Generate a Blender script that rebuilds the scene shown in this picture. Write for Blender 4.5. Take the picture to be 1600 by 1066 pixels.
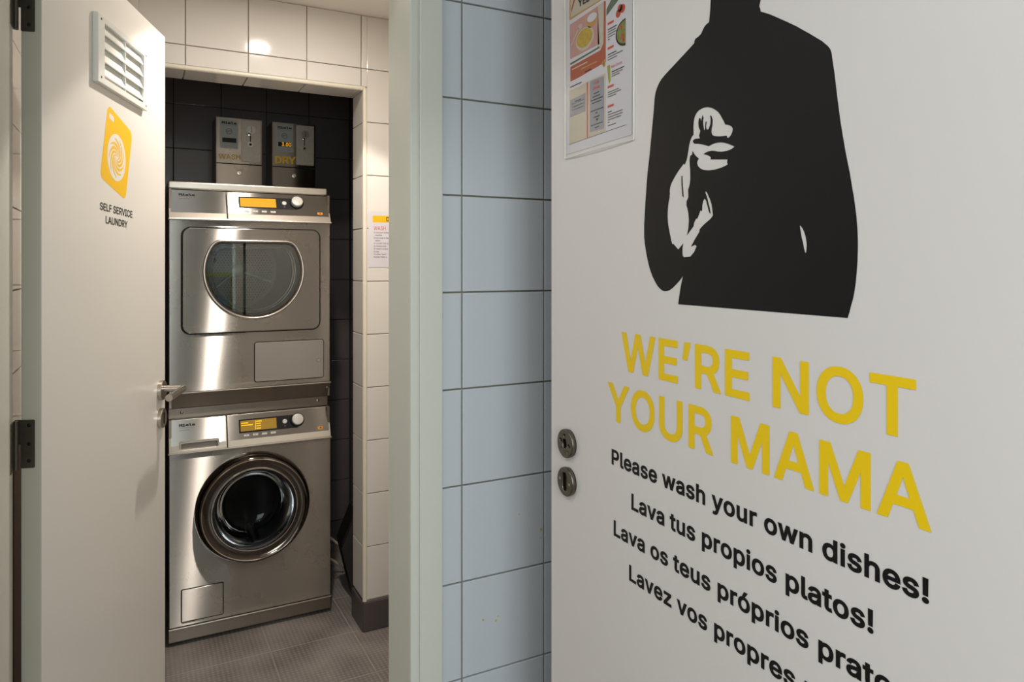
import bpy, bmesh, math, os, random
from mathutils import Vector, Matrix, Quaternion

random.seed(7)
for o in list(bpy.data.objects):
    bpy.data.objects.remove(o, do_unlink=True)
SC = bpy.context.scene
COL = SC.collection
PI = math.pi

# ------------------------------------------------------------------ camera
# world: X along the laundry wall, Y into the building, Z up, metres
HEAD = math.atan2(588, 1111)
cam_d = bpy.data.cameras.new('camera')
cam_d.sensor_width = 36.0
cam_d.lens = 36.0 * 1111 / 1600
cam_d.shift_y = -118 / 1600
cam_d.clip_start = 0.05
cam = bpy.data.objects.new('camera', cam_d)
cam.location = (0, 0, 1.37)
cam.rotation_euler = (PI / 2, 0, -HEAD)
COL.objects.link(cam)
SC.camera = cam

# ------------------------------------------------------------------ world, lights, exposure
SC.view_settings.view_transform = 'Standard'
SC.view_settings.look = 'None'
SC.view_settings.gamma = 1.0
SC.view_settings.exposure = 0.0
SC.view_settings.use_curve_mapping = False
SC.cycles.max_bounces = 8
SC.cycles.diffuse_bounces = 5
SC.cycles.glossy_bounces = 5
SC.cycles.transparent_max_bounces = 8
SC.cycles.sample_clamp_indirect = 4.0
world = bpy.data.worlds.new('world')
SC.world = world
world.use_nodes = True
world.node_tree.nodes['Background'].inputs[0].default_value = (0.55, 0.62, 0.7, 1)
world.node_tree.nodes['Background'].inputs[1].default_value = 0.3

def area_light(name, loc, target, sx, sy, power, color):
    l = bpy.data.lights.new(name, 'AREA')
    l.shape = 'RECTANGLE'; l.size = sx; l.size_y = sy
    l.energy = power; l.color = color
    o = bpy.data.objects.new(name, l); COL.objects.link(o)
    o.location = loc
    o.rotation_euler = (Vector(target) - Vector(loc)).to_track_quat('-Z', 'Y').to_euler()
    return o

LAMP = (0.455, 2.09, 2.296)
WARM = (1.0, 0.91, 0.82)
COOL = (0.97, 1.0, 0.99)
# daylight through the kitchen window behind the camera
area_light('window_daylight', (-0.1, -1.93, 1.5), (0.0, 1.0, 1.35), 0.9, 1.1, 31, (0.90, 0.98, 1.0))
# kitchen ceiling panel
area_light('kitchen_panel_light', (-0.5, -1.0, 2.44), (-0.5, -1.0, 0), 0.9, 0.5, 33.5, COOL)
# weak unseen fill added high in the corridor to lift the right door's shadow
area_light('corridor_fill', (-0.65, 0.85, 2.44), (-0.2, 1.0, 0), 0.4, 0.4, 6.5, COOL)
# laundry downlight
sp = bpy.data.lights.new('laundry_downlight', 'SPOT')
sp.energy = 33; sp.color = WARM; sp.shadow_soft_size = 0.02
sp.spot_size = math.radians(107); sp.spot_blend = 0.12
spo = bpy.data.objects.new('laundry_downlight', sp); COL.objects.link(spo)
spo.location = (LAMP[0], LAMP[1], 2.292)
# the softly glowing glass of the same lamp, outside its beam
sp2 = bpy.data.lights.new('laundry_downlight_spill', 'AREA')
sp2.shape = 'DISK'; sp2.size = 0.075
sp2.energy = 6.0; sp2.color = WARM
sp2o = bpy.data.objects.new('laundry_downlight_spill', sp2); COL.objects.link(sp2o)
sp2o.location = (LAMP[0], LAMP[1], 2.289)

# ------------------------------------------------------------------ materials
def lin(c):
    r = []
    for v in c:
        v = v / 255.0
        r.append(v / 12.92 if v <= 0.04045 else ((v + 0.055) / 1.055) ** 2.4)
    return tuple(r) + (1.0,)

def new_mat(name):
    m = bpy.data.materials.new(name); m.use_nodes = True
    return m, m.node_tree, m.node_tree.nodes['Principled BSDF']

def mat(name, rgb, rough=0.5, metal=0.0, coat=0.0, emit=None, estr=0.0, var=0.0, vscale=6.0, bump=0.0, bscale=60.0, bstretch=(1, 1, 1), spec=0.5):
    m, nt, b = new_mat(name)
    c = lin(rgb)
    b.inputs['Base Color'].default_value = c
    b.inputs['Roughness'].default_value = rough
    b.inputs['Metallic'].default_value = metal
    b.inputs['Coat Weight'].default_value = coat
    b.inputs['Specular IOR Level'].default_value = spec
    if emit:
        b.inputs['Emission Color'].default_value = lin(emit)
        b.inputs['Emission Strength'].default_value = estr
    tc = nt.nodes.new('ShaderNodeTexCoord')
    if var > 0:
        n = nt.nodes.new('ShaderNodeTexNoise'); n.inputs['Scale'].default_value = vscale
        n.inputs['Detail'].default_value = 5
        nt.links.new(tc.outputs['Object'], n.inputs['Vector'])
        mx = nt.nodes.new('ShaderNodeMix'); mx.data_type = 'RGBA'
        mx.inputs[6].default_value = tuple(v * (1 - var) for v in c[:3]) + (1,)
        mx.inputs[7].default_value = tuple(min(1, v * (1 + var)) for v in c[:3]) + (1,)
        nt.links.new(n.outputs['Fac'], mx.inputs[0])
        nt.links.new(mx.outputs[2], b.inputs['Base Color'])
    if bump > 0:
        mp = nt.nodes.new('ShaderNodeMapping'); mp.inputs['Scale'].default_value = bstretch
        nt.links.new(tc.outputs['Object'], mp.inputs['Vector'])
        n = nt.nodes.new('ShaderNodeTexNoise'); n.inputs['Scale'].default_value = bscale
        n.inputs['Detail'].default_value = 4
        nt.links.new(mp.outputs[0], n.inputs['Vector'])
        bp = nt.nodes.new('ShaderNodeBump'); bp.inputs['Strength'].default_value = bump
        bp.inputs['Distance'].default_value = 0.002
        nt.links.new(n.outputs['Fac'], bp.inputs['Height'])
        nt.links.new(bp.outputs[0], b.inputs['Normal'])
    return m

def steel(name, rgb, along=0.55, across=0.013, grad=0.08):
    """brushed stainless steel, brushed sideways, so highlights stretch up and down"""
    m = bpy.data.materials.new(name); m.use_nodes = True
    nt = m.node_tree; nt.nodes.clear()
    out = nt.nodes.new('ShaderNodeOutputMaterial')
    b = nt.nodes.new('ShaderNodeBsdfAnisotropic'); b.distribution = 'MULTI_GGX'
    nt.links.new(b.outputs[0], out.inputs[0])
    r0 = math.sqrt(math.sqrt(along * across)); an = 1 - math.sqrt(across / along)
    b.inputs['Anisotropy'].default_value = an
    cx = nt.nodes.new('ShaderNodeCombineXYZ')
    for i, v in enumerate((1, 0, -0.05)): cx.inputs[i].default_value = v
    nt.links.new(cx.outputs[0], b.inputs['Tangent'])
    tc = nt.nodes.new('ShaderNodeTexCoord')
    mp = nt.nodes.new('ShaderNodeMapping'); mp.inputs['Scale'].default_value = (3, 3, 260)
    nt.links.new(tc.outputs['Object'], mp.inputs['Vector'])
    n = nt.nodes.new('ShaderNodeTexNoise'); n.inputs['Scale'].default_value = 3.0; n.inputs['Detail'].default_value = 3
    nt.links.new(mp.outputs[0], n.inputs['Vector'])
    n2 = nt.nodes.new('ShaderNodeTexNoise'); n2.inputs['Scale'].default_value = 4.0; n2.inputs['Detail'].default_value = 6
    nt.links.new(tc.outputs['Object'], n2.inputs['Vector'])
    mr = nt.nodes.new('ShaderNodeMapRange')
    mr.inputs['From Min'].default_value = 0.3; mr.inputs['From Max'].default_value = 0.7
    mr.inputs['To Min'].default_value = r0 * 0.93; mr.inputs['To Max'].default_value = r0 * 1.07
    nt.links.new(n2.outputs['Fac'], mr.inputs['Value'])
    nt.links.new(mr.outputs[0], b.inputs['Roughness'])
    c = lin(rgb)
    mx = nt.nodes.new('ShaderNodeMix'); mx.data_type = 'RGBA'
    mx.inputs[6].default_value = tuple(v * (1 - grad) for v in c[:3]) + (1,)
    mx.inputs[7].default_value = tuple(min(1, v * (1 + grad)) for v in c[:3]) + (1,)
    nt.links.new(n.outputs['Fac'], mx.inputs[0])
    nt.links.new(mx.outputs[2], b.inputs['Color'])
    return m

def glass(name, tint, gloss=0.5, rough=0.02):
    m = bpy.data.materials.new(name); m.use_nodes = True
    nt = m.node_tree; nt.nodes.clear()
    out = nt.nodes.new('ShaderNodeOutputMaterial')
    tr = nt.nodes.new('ShaderNodeBsdfTransparent'); tr.inputs[0].default_value = tint
    gl = nt.nodes.new('ShaderNodeBsdfGlossy'); gl.inputs['Roughness'].default_value = rough
    fr = nt.nodes.new('ShaderNodeFresnel'); fr.inputs[0].default_value = 1.0 + gloss
    mx = nt.nodes.new('ShaderNodeMixShader'); mx.inputs[0].default_value = 0.06
    if gloss > 0: nt.links.new(fr.outputs[0], mx.inputs[0])
    nt.links.new(tr.outputs[0], mx.inputs[1])
    nt.links.new(gl.outputs[0], mx.inputs[2]); nt.links.new(mx.outputs[0], out.inputs[0])
    return m

def floor_mat():
    m, nt, b = new_mat('studded_floor_tile')
    b.inputs['Roughness'].default_value = 0.36
    geo = nt.nodes.new('ShaderNodeNewGeometry')
    sx = nt.nodes.new('ShaderNodeSeparateXYZ'); nt.links.new(geo.outputs['Position'], sx.inputs[0])
    def math_(op, a, bb=None, c=None):
        n = nt.nodes.new('ShaderNodeMath'); n.operation = op
        for i, v in enumerate((a, bb, c)):
            if v is None: continue
            if isinstance(v, (int, float)): n.inputs[i].default_value = v
            else: nt.links.new(v, n.inputs[i])
        return n.outputs[0]
    p = 0.0149
    fx = math_('ABSOLUTE', math_('SUBTRACT', math_('FRACT', math_('DIVIDE', sx.outputs[0], p)), 0.5))
    fy = math_('ABSOLUTE', math_('SUBTRACT', math_('FRACT', math_('DIVIDE', sx.outputs[1], p)), 0.5))
    mn = math_('MINIMUM', fx, fy); mxx = math_('MAXIMUM', fx, fy)
    h = math_('MULTIPLY', math_('LESS_THAN', mn, 0.13), math_('LESS_THAN', mxx, 0.36))
    bp = nt.nodes.new('ShaderNodeBump'); bp.inputs['Strength'].default_value = 0.9; bp.inputs['Distance'].default_value = 0.003
    nt.links.new(h, bp.inputs['Height']); nt.links.new(bp.outputs[0], b.inputs['Normal'])
    n = nt.nodes.new('ShaderNodeTexNoise'); n.inputs['Scale'].default_value = 5; n.inputs['Detail'].default_value = 8
    nt.links.new(geo.outputs['Position'], n.inputs['Vector'])
    n3 = nt.nodes.new('ShaderNodeTexNoise'); n3.inputs['Scale'].default_value = 130; n3.inputs['Detail'].default_value = 2
    nt.links.new(geo.outputs['Position'], n3.inputs['Vector'])
    speck = math_('GREATER_THAN', n3.outputs['Fac'], 0.765)
    mx = nt.nodes.new('ShaderNodeMix'); mx.data_type = 'RGBA'
    mx.inputs[6].default_value = lin((104, 97, 93)); mx.inputs[7].default_value = lin((150, 142, 137))
    mr = nt.nodes.new('ShaderNodeMapRange'); mr.inputs['From Min'].default_value = 0.3; mr.inputs['From Max'].default_value = 0.7
    nt.links.new(n.outputs['Fac'], mr.inputs['Value']); nt.links.new(mr.outputs[0], mx.inputs[0])
    m1 = nt.nodes.new('ShaderNodeMix'); m1.data_type = 'RGBA'
    nt.links.new(math_('MULTIPLY', h, 0.4), m1.inputs[0]); nt.links.new(mx.outputs[2], m1.inputs[6])
    m1.inputs[7].default_value = lin((176, 168, 162))
    mx = m1
    m2 = nt.nodes.new('ShaderNodeMix'); m2.data_type = 'RGBA'
    nt.links.new(math_('MULTIPLY', speck, 0.8), m2.inputs[0]); nt.links.new(mx.outputs[2], m2.inputs[6])
    m2.inputs[7].default_value = lin((225, 220, 212))
    nt.links.new(m2.outputs[2], b.inputs['Base Color'])
    return m

M = dict(
    white_tile=mat('warm_white_glazed_tile', (222, 217, 210), 0.09, var=0.02, vscale=2, bump=0.012, bscale=14),
    blue_tile=mat('pale_blue_glazed_tile', (200, 205, 211), 0.16, var=0.02, vscale=2, bump=0.012, bscale=14),
    dark_tile=mat('dark_glazed_tile', (92, 85, 85), 0.18, var=0.05, vscale=3, bump=0.01, bscale=14),
    skirting_tile=mat('charcoal_skirting_tile', (80, 73, 72), 0.4, var=0.1, vscale=20),
    grout_white=mat('beige_grout', (168, 158, 145), 0.9, var=0.1, vscale=30),
    grout_olive=mat('olive_grout', (132, 130, 112), 0.9, var=0.15, vscale=30),
    grout_dark=mat('dark_grout', (40, 35, 34), 0.9),
    grout_floor=mat('floor_grout', (156, 147, 139), 0.9, var=0.2, vscale=40),
    floor=floor_mat(),
    plain_floor=mat('kitchen_floor', (112, 106, 100), 0.5, var=0.1, vscale=9),
    ceiling=mat('ceiling_paint', (232, 226, 218), 0.7),
    plaster=mat('white_plaster', (214, 214, 210), 0.7, var=0.02),
    bead=mat('cream_corner_bead', (226, 218, 200), 0.35, var=0.04, vscale=25),
    frame_paint=mat('pale_green_gloss_paint', (207, 208, 198), 0.38, var=0.02, vscale=3, bump=0.03, bscale=30, bstretch=(1, 1, 0.08)),
    door_paint=mat('white_gloss_door_paint', (226, 222, 215), 0.28, var=0.015, vscale=3, bump=0.04, bscale=40, bstretch=(1, 1, 0.06)),
    door_two=mat('off_white_door_paint', (220, 214, 212), 0.34, var=0.012, vscale=3, bump=0.02, bscale=40, bstretch=(1, 1, 0.06)),
    door_edge=mat('greenish_door_edge_paint', (180, 177, 163), 0.4, var=0.03, vscale=6),
    steel=steel('brushed_stainless_steel', (176, 171, 165), 0.5, 0.011),
    steel_panel=steel('brushed_steel_control_panel', (170, 166, 160), 0.5, 0.014),
    steel_dark=steel('dull_steel', (132, 122, 112), 0.35, 0.08),
    trim_alu=mat('light_alloy_trim', (196, 188, 176), 0.30, metal=0.85),
    chrome=mat('polished_chrome', (205, 198, 190), 0.06, metal=1.0),
    dark_chrome=mat('dark_chrome', (98, 90, 84), 0.09, metal=1.0),
    satin=mat('satin_steel', (196, 188, 178), 0.28, metal=1.0),
    worn=mat('worn_nickel', (112, 106, 97), 0.33, metal=1.0, var=0.2, vscale=90),
    hinge=mat('dark_bronze_hinge', (86, 79, 70), 0.42, metal=0.7, var=0.2, vscale=60),
    black=mat('black_plastic', (14, 14, 16), 0.5, spec=0.25),
    gap=mat('dark_gap', (10, 9, 9), 0.8),
    rubber=mat('black_rubber', (16, 16, 17), 0.5),
    rust=mat('rusty_hole', (58, 38, 28), 0.8, var=0.3, vscale=120),
    grey_plastic=mat('warm_grey_flap', (138, 131, 122), 0.4, var=0.02),
    badge_grey=mat('grey_badge_plate', (152, 154, 150), 0.45),
    coin_plate=mat('worn_coin_plate', (172, 162, 148), 0.5, metal=0.5, var=0.12, vscale=80),
    button=mat('pale_button', (200, 196, 188), 0.35),
    amber=mat('amber_screen', (150, 96, 8), 0.3, emit=(248, 184, 18), estr=0.62),
    amber_dim=mat('dim_amber_screen', (90, 66, 10), 0.3, emit=(150, 112, 12), estr=0.75),
    amber_text=mat('amber_screen_text', (200, 150, 10), 0.4, emit=(255, 205, 30), estr=0.9),
    led=mat('amber_led_digit', (255, 150, 20), 0.4, emit=(255, 176, 36), estr=1.0),
    orange=mat('orange_label', (226, 140, 26), 0.4),
    yellow=mat('yellow_vinyl', (234, 184, 4), 0.5),
    yellow_door=mat('lemon_yellow_vinyl', (240, 200, 4), 0.45),
    mustard=mat('mustard_vinyl', (184, 142, 8), 0.45),
    print_black=mat('black_vinyl', (20, 18, 19), 0.45, spec=0.3),
    ink=mat('black_ink', (30, 28, 28), 0.6),
    ink_soft=mat('grey_ink', (110, 108, 106), 0.6),
    ink_red=mat('red_ink', (206, 74, 60), 0.6),
    vinyl_white=mat('white_vinyl', (220, 214, 212), 0.38),
    icon_white=mat('white_icon_vinyl', (226, 222, 215), 0.34),
    plastic_white=mat('white_plastic', (224, 224, 218), 0.32),
    paper=mat('white_paper', (212, 208, 214), 0.55),
    sleeve=glass('clear_plastic_sleeve', (0.97, 0.97, 0.97, 1), 0.0, 0.12),
    door_glass=glass('tinted_porthole_glass', (0.88, 0.91, 0.89, 1), 0.8, 0.01),
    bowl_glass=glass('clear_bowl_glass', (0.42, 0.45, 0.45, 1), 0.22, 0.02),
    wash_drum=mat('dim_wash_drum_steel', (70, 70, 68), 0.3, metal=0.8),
    drum=mat('drum_steel', (212, 214, 206), 0.4, metal=0.15),
    drum_back=mat('perforated_drum_back', (108, 98, 92), 0.4, metal=0.5),
    cable=mat('beige_cable', (186, 172, 148), 0.6),
    case=mat('black_case', (30, 26, 25), 0.55),
    shade_slab=mat('brown_shade_slab', (108, 78, 62), 0.6, var=0.15, vscale=8),
    lens=mat('lamp_lens', (255, 240, 220), 0.4, emit=(255, 226, 190), estr=14.0),
    lamp_ring=mat('white_lamp_ring', (225, 222, 215), 0.35),
    drip=mat('yellow_green_paint_drip', (178, 178, 20), 0.5),
    salmon=mat('salmon_print', (196, 148, 140), 0.6, var=0.15, vscale=60),
    brick_print=mat('brick_orange_print', (172, 84, 58), 0.6),
    cream_print=mat('cream_print', (196, 184, 166), 0.6),
    gold_print=mat('gold_print', (192, 148, 80), 0.6),
    green_print=mat('sage_green_print', (92, 110, 88), 0.6),
    slate_print=mat('slate_grey_print', (146, 146, 154), 0.6),
    food_print=mat('food_yellow_print', (190, 158, 62), 0.6, var=0.35, vscale=150),
    tomato_print=mat('tomato_red_print', (188, 70, 44), 0.6),
    salad_print=mat('salad_green_print', (120, 128, 62), 0.6, var=0.5, vscale=140),
    lime_print=mat('lime_print', (160, 160, 56), 0.6),
    kitchen_shelf=mat('yellow_shelf_frame', (170, 176, 50), 0.5),
    kitchen_teal=mat('teal_box', (70, 140, 140), 0.5, var=0.3, vscale=20),
    kitchen_blue=mat('blue_grey_box', (120, 146, 170), 0.5),
)

# ------------------------------------------------------------------ object helpers
WM = {}
def link(name, me, material=None, parent=None, mtx=None):
    """mtx is the object's place in the world, whatever its parent"""
    o = bpy.data.objects.new(name, me)
    COL.objects.link(o)
    if material is not None and me is not None and not me.materials:
        me.materials.append(material)
    w = mtx if mtx is not None else Matrix.Identity(4)
    WM[o.name] = w
    if parent is not None:
        o.parent = parent
        o.matrix_local = WM[parent.name].inverted() @ w
    else:
        o.matrix_local = w
    return o

def tag(o, label, cat, group=None):
    o['label'] = label; o['category'] = cat
    if group: o['group'] = group
    return o

def empty(name, loc=(0, 0, 0), structure=False):
    o = link(name, None, None, None, Matrix.Translation(loc))
    o.empty_display_size = 0.1
    if structure: o['kind'] = 'structure'
    return o

def shade(me, angle=35):
    me.polygons.foreach_set('use_smooth', [True] * len(me.polygons))
    try: me.set_sharp_from_angle(angle=math.radians(angle))
    except Exception: pass

def bm_me(bm, name, smooth=False):
    bmesh.ops.recalc_face_normals(bm, faces=bm.faces)
    me = bpy.data.meshes.new(name); bm.to_mesh(me); bm.free()
    if smooth: shade(me)
    return me

def add_box(bm, x0, x1, y0, y1, z0, z1, bevel=0.0, seg=1):
    t = bmesh.new()
    bmesh.ops.create_cube(t, size=1.0)
    for v in t.verts:
        v.co = Vector(((x0 + x1) / 2 + v.co.x * (x1 - x0), (y0 + y1) / 2 + v.co.y * (y1 - y0), (z0 + z1) / 2 + v.co.z * (z1 - z0)))
    if bevel > 0:
        bmesh.ops.bevel(t, geom=t.edges[:], offset=bevel, segments=seg, affect='EDGES', profile=0.5)
    me = bpy.data.meshes.new('t'); t.to_mesh(me); t.free()
    bm.from_mesh(me); bpy.data.meshes.remove(me)

def box(name, x0, x1, y0, y1, z0, z1, material, parent=None, bevel=0.0, seg=2, mtx=None):
    bm = bmesh.new(); add_box(bm, x0, x1, y0, y1, z0, z1, bevel, seg)
    return link(name, bm_me(bm, name, False), material, parent, mtx)

def frame(origin, xdir, ydir):
    """matrix whose local x, y lie in a surface and z is its outward normal"""
    x = Vector(xdir).normalized(); y = Vector(ydir).normalized(); z = x.cross(y)
    m = Matrix((x, y, z)).transposed().to_4x4(); m.translation = Vector(origin)
    return m

def plate_mesh(loops, z0, z1, bevel=0.0):
    """filled 2D outline(s) (inner loops are holes) raised from z0 to z1"""
    cu = bpy.data.curves.new('p', 'CURVE'); cu.dimensions = '2D'; cu.fill_mode = 'BOTH'
    for lp in loops:
        s = cu.splines.new('POLY'); s.points.add(len(lp) - 1)
        for i, p in enumerate(lp): s.points[i].co = (p[0], p[1], 0, 1)
        s.use_cyclic_u = True
    h = (z1 - z0) / 2
    cu.extrude = max(h - bevel, 0.00001)
    if bevel > 0: cu.bevel_depth = bevel; cu.bevel_resolution = 1; cu.offset = -bevel
    o = bpy.data.objects.new('p', cu); COL.objects.link(o)
    dg = bpy.context.evaluated_depsgraph_get(); dg.update()
    me = bpy.data.meshes.new_from_object(o.evaluated_get(dg))
    bpy.data.objects.remove(o); bpy.data.curves.remove(cu)
    me.transform(Matrix.Translation((0, 0, z0 + h)))
    bm = bmesh.new(); bm.from_mesh(me); bmesh.ops.remove_doubles(bm, verts=bm.verts, dist=1e-6)
    bm.to_mesh(me); bm.free()
    me.materials.clear()
    return me

def plate(name, loops, z0, z1, material, parent=None, mtx=None, bevel=0.0, smooth=False):
    me = plate_mesh(loops, z0, z1, bevel)
    if smooth: shade(me, 30)
    return link(name, me, material, parent, mtx)

def rrect(x0, x1, y0, y1, r=0.0, n=6):
    if r <= 0: return [(x0, y0), (x1, y0), (x1, y1), (x0, y1)]
    out = []
    for cx, cy, a in ((x1 - r, y0 + r, -90), (x1 - r, y1 - r, 0), (x0 + r, y1 - r, 90), (x0 + r, y0 + r, 180)):
        for i in range(n + 1):
            t = math.radians(a + 90 * i / n)
            out.append((cx + r * math.cos(t), cy + r * math.sin(t)))
    return out

def circ(cx, cy, r, n=32, ry=None):
    ry = ry or r
    return [(cx + r * math.cos(2 * PI * i / n), cy + ry * math.sin(2 * PI * i / n)) for i in range(n)]

def lathe_mesh(profile, n=64):
    """profile of (radius, height) about local z"""
    bm = bmesh.new(); rings = []
    for r, h in profile:
        if r < 1e-6: rings.append([bm.verts.new((0, 0, h))])
        else: rings.append([bm.verts.new((r * math.cos(2 * PI * i / n), r * math.sin(2 * PI * i / n), h)) for i in range(n)])
    for a, b in zip(rings, rings[1:]):
        for i in range(n):
            j = (i + 1) % n
            if len(a) == 1 and len(b) == 1: continue
            if len(a) == 1: bm.faces.new((a[0], b[i], b[j]))
            elif len(b) == 1: bm.faces.new((a[i], a[j], b[0]))
            else: bm.faces.new((a[i], a[j], b[j], b[i]))
    return bm_me(bm, 'lathe', True)

def lathe(name, profile, material, parent=None, mtx=None, n=64, at=(0, 0, 0)):
    me = lathe_mesh(profile, n)
    mm = (mtx if mtx is not None else Matrix.Identity(4)) @ Matrix.Translation(at)
    return link(name, me, material, parent, mm)

def tube_mesh(pts, r, n=10, closed=False, cap=True):
    bm = bmesh.new(); rings = []
    P = [Vector(p) for p in pts]; k = len(P)
    for i, p in enumerate(P):
        a = P[i - 1] if (i > 0 or closed) else P[i]; b = P[(i + 1) % k] if (i < k - 1 or closed) else P[i]
        t = (b - a).normalized()
        ref = Vector((0, 0, 1)) if abs(t.z) < 0.95 else Vector((1, 0, 0))
        u = t.cross(ref).normalized(); w = t.cross(u).normalized()
        rings.append([bm.verts.new(p + u * (r * math.cos(2 * PI * j / n)) + w * (r * math.sin(2 * PI * j / n))) for j in range(n)])
    m = k if closed else k - 1
    for i in range(m):
        A = rings[i]; B = rings[(i + 1) % k]
        for j in range(n):
            q = (j + 1) % n
            bm.faces.new((A[j], A[q], B[q], B[j]))
    if cap and not closed:
        bm.faces.new(rings[0]); bm.faces.new(rings[-1])
    return bm_me(bm, 'tube', True)

def tube(name, pts, r, material, parent=None, mtx=None, n=10, closed=False):
    return link(name, tube_mesh(pts, r, n, closed), material, parent, mtx)

# lettering: the font that ships inside Blender, else the built-in one
FONT = None; MONO = None
try:
    fp = os.path.join(bpy.utils.system_resource('DATAFILES'), 'fonts', 'Inter.woff2')
    FONT = bpy.data.fonts.load(fp)
    MONO = bpy.data.fonts.load(fp.replace('Inter', 'DejaVuSansMono'))
except Exception:
    FONT = None

def poly_area(p):
    return sum(p[i - 1][0] * p[i][1] - p[i][0] * p[i - 1][1] for i in range(len(p))) / 2

def grow(p, d):
    """move a closed outline outwards (clockwise outline) or inwards (hole) by d"""
    if d == 0: return p
    out = []; n = len(p)
    for i in range(n):
        a, b, c = Vector(p[i - 1]), Vector(p[i]), Vector(p[(i + 1) % n])
        e0 = (b - a).normalized(); e1 = (c - b).normalized()
        n0 = Vector((-e0.y, e0.x)); n1 = Vector((-e1.y, e1.x))
        m = n0 + n1
        if m.length < 0.3: m = n0 * 1.0
        else: m = m.normalized() * min(1.0 / max(m.normalized().dot(n0), 0.4), 2.0)
        q = b + m * d
        out.append((q.x, q.y))
    return out

def text_mesh(s, bold=0.0, mono=False, space=1.0):
    """letters as flat faces"""
    cu = bpy.data.curves.new('t', 'FONT'); cu.body = s
    if FONT: cu.font = MONO if (mono and MONO) else FONT
    cu.space_character = space
    o = bpy.data.objects.new('t', cu); COL.objects.link(o)
    dg = bpy.context.evaluated_depsgraph_get(); dg.update()
    cc = o.evaluated_get(dg).to_curve(dg)
    polys = []
    for sp in cc.splines:
        pts = []
        if sp.type == 'BEZIER':
            bp = sp.bezier_points; n = len(bp)
            for i in range(n):
                p0, p3 = bp[i], bp[(i + 1) % n]
                A, B, C_, D = p0.co, p0.handle_right, p3.handle_left, p3.co
                straight = ((B - A).cross(D - A).length < 1e-5 and (C_ - A).cross(D - A).length < 1e-5)
                for k in range(1 if straight else 4):
                    t = k / 4; q = A * (1 - t) ** 3 + B * 3 * t * (1 - t) ** 2 + C_ * 3 * t * t * (1 - t) + D * t ** 3
                    if not pts or (abs(q.x - pts[-1][0]) + abs(q.y - pts[-1][1])) > 1e-5: pts.append((q.x, q.y))
        else:
            for q in sp.points:
                if not pts or (abs(q.co.x - pts[-1][0]) + abs(q.co.y - pts[-1][1])) > 1e-5: pts.append((q.co.x, q.co.y))
        while len(pts) > 1 and abs(pts[0][0] - pts[-1][0]) + abs(pts[0][1] - pts[-1][1]) < 1e-5: pts.pop()
        if len(pts) > 2: polys.append(pts)
    o.evaluated_get(dg).to_curve_clear()
    bpy.data.objects.remove(o); bpy.data.curves.remove(cu)
    big = max(polys, key=lambda p: abs(poly_area(p)))
    sign = 1 if poly_area(big) > 0 else -1
    polys = [grow(p, bold * (-1 if sign > 0 else 1)) for p in polys]
    # cut the outlines against each other, keep what has a non-zero winding number
    from mathutils.geometry import delaunay_2d_cdt
    polys.sort(key=lambda p: min(q[0] for q in p))
    clusters = []
    for p in polys:
        lo, hi = min(q[0] for q in p), max(q[0] for q in p)
        if clusters and lo < clusters[-1][1]:
            clusters[-1][0].append(p); clusters[-1][1] = max(clusters[-1][1], hi)
        else: clusters.append([[p], hi])
    verts = []; faces = []
    for cl, _ in clusters:
        vs = []; es = []
        for p in cl:
            k = len(vs); n = len(p); vs += [Vector(q) for q in p]
            es += [(k + i, k + (i + 1) % n) for i in range(n)]
        rv, re, rf = delaunay_2d_cdt(vs, es, [], 0, 1e-6)[:3]
        base = len(verts); verts += [(q.x, q.y, 0) for q in rv]
        for f in rf:
            cx_ = sum(rv[i].x for i in f) / len(f); cy_ = sum(rv[i].y for i in f) / len(f)
            w = 0
            for p in cl:
                for i in range(len(p)):
                    x0, y0 = p[i - 1]; x1, y1 = p[i]
                    if (y0 > cy_) != (y1 > cy_) and cx_ < (x1 - x0) * (cy_ - y0) / (y1 - y0) + x0:
                        w += 1 if y1 > y0 else -1
            if w != 0: faces.append(tuple(base + i for i in f))
    me = bpy.data.meshes.new('lettering'); me.from_pydata(verts, [], faces); me.update()
    return me

_cap = {}
def cap_h(bold, mono=False):
    if (bold, mono) not in _cap:
        m = text_mesh('H', bold, mono); _cap[(bold, mono)] = (max(v.co.y for v in m.vertices), min(v.co.y for v in m.vertices))
    return _cap[(bold, mono)]

def text(name, s, x0, x1, y, cap, material, parent, mtx, z=0.0004, bold=0.02, tilt=0.0, mono=False, space=1.0):
    """letters from x0 to x1 on baseline y with capitals 'cap' high, lying in the plane of mtx"""
    me = text_mesh(s, bold, mono, space)
    xs = [v.co.x for v in me.vertices]
    hi, lo = cap_h(bold, mono)
    sy = cap / (hi - lo)
    sx = sy * 0.92 if x1 is None else (x1 - x0) / (max(xs) - min(xs))
    ox = min(xs)
    for v in me.vertices:
        X = (v.co.x - ox) * sx
        v.co = Vector((x0 + X, y + (v.co.y - lo) * sy + X * tilt, z))
    me.update()
    return link(name, me, material, parent, mtx)

_tilecache = {}
def tile_mesh(w, h, d, bev, material):
    key = (round(w, 4), round(h, 4), round(d, 4), material.name)
    if key not in _tilecache:
        bm = bmesh.new()
        b = min(bev, w * 0.3, h * 0.3)
        # slab with a softly rounded front edge, open at the back
        lv = []
        for ins, z in ((0, 0), (0, d - b), (b * 0.35, d - b * 0.3), (b, d)):
            lv.append([bm.verts.new(p) for p in ((ins, ins, z), (w - ins, ins, z), (w - ins, h - ins, z), (ins, h - ins, z))])
        for a, c in zip(lv, lv[1:]):
            for i in range(4):
                j = (i + 1) % 4
                bm.faces.new((a[i], a[j], c[j], c[i]))
        bm.faces.new(lv[-1]); bm.faces.new(lv[0][::-1])
        me = bpy.data.meshes.new('tile'); bm.to_mesh(me); bm.free()
        me.materials.append(material)
        _tilecache[key] = me
    return _tilecache[key]

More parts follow.
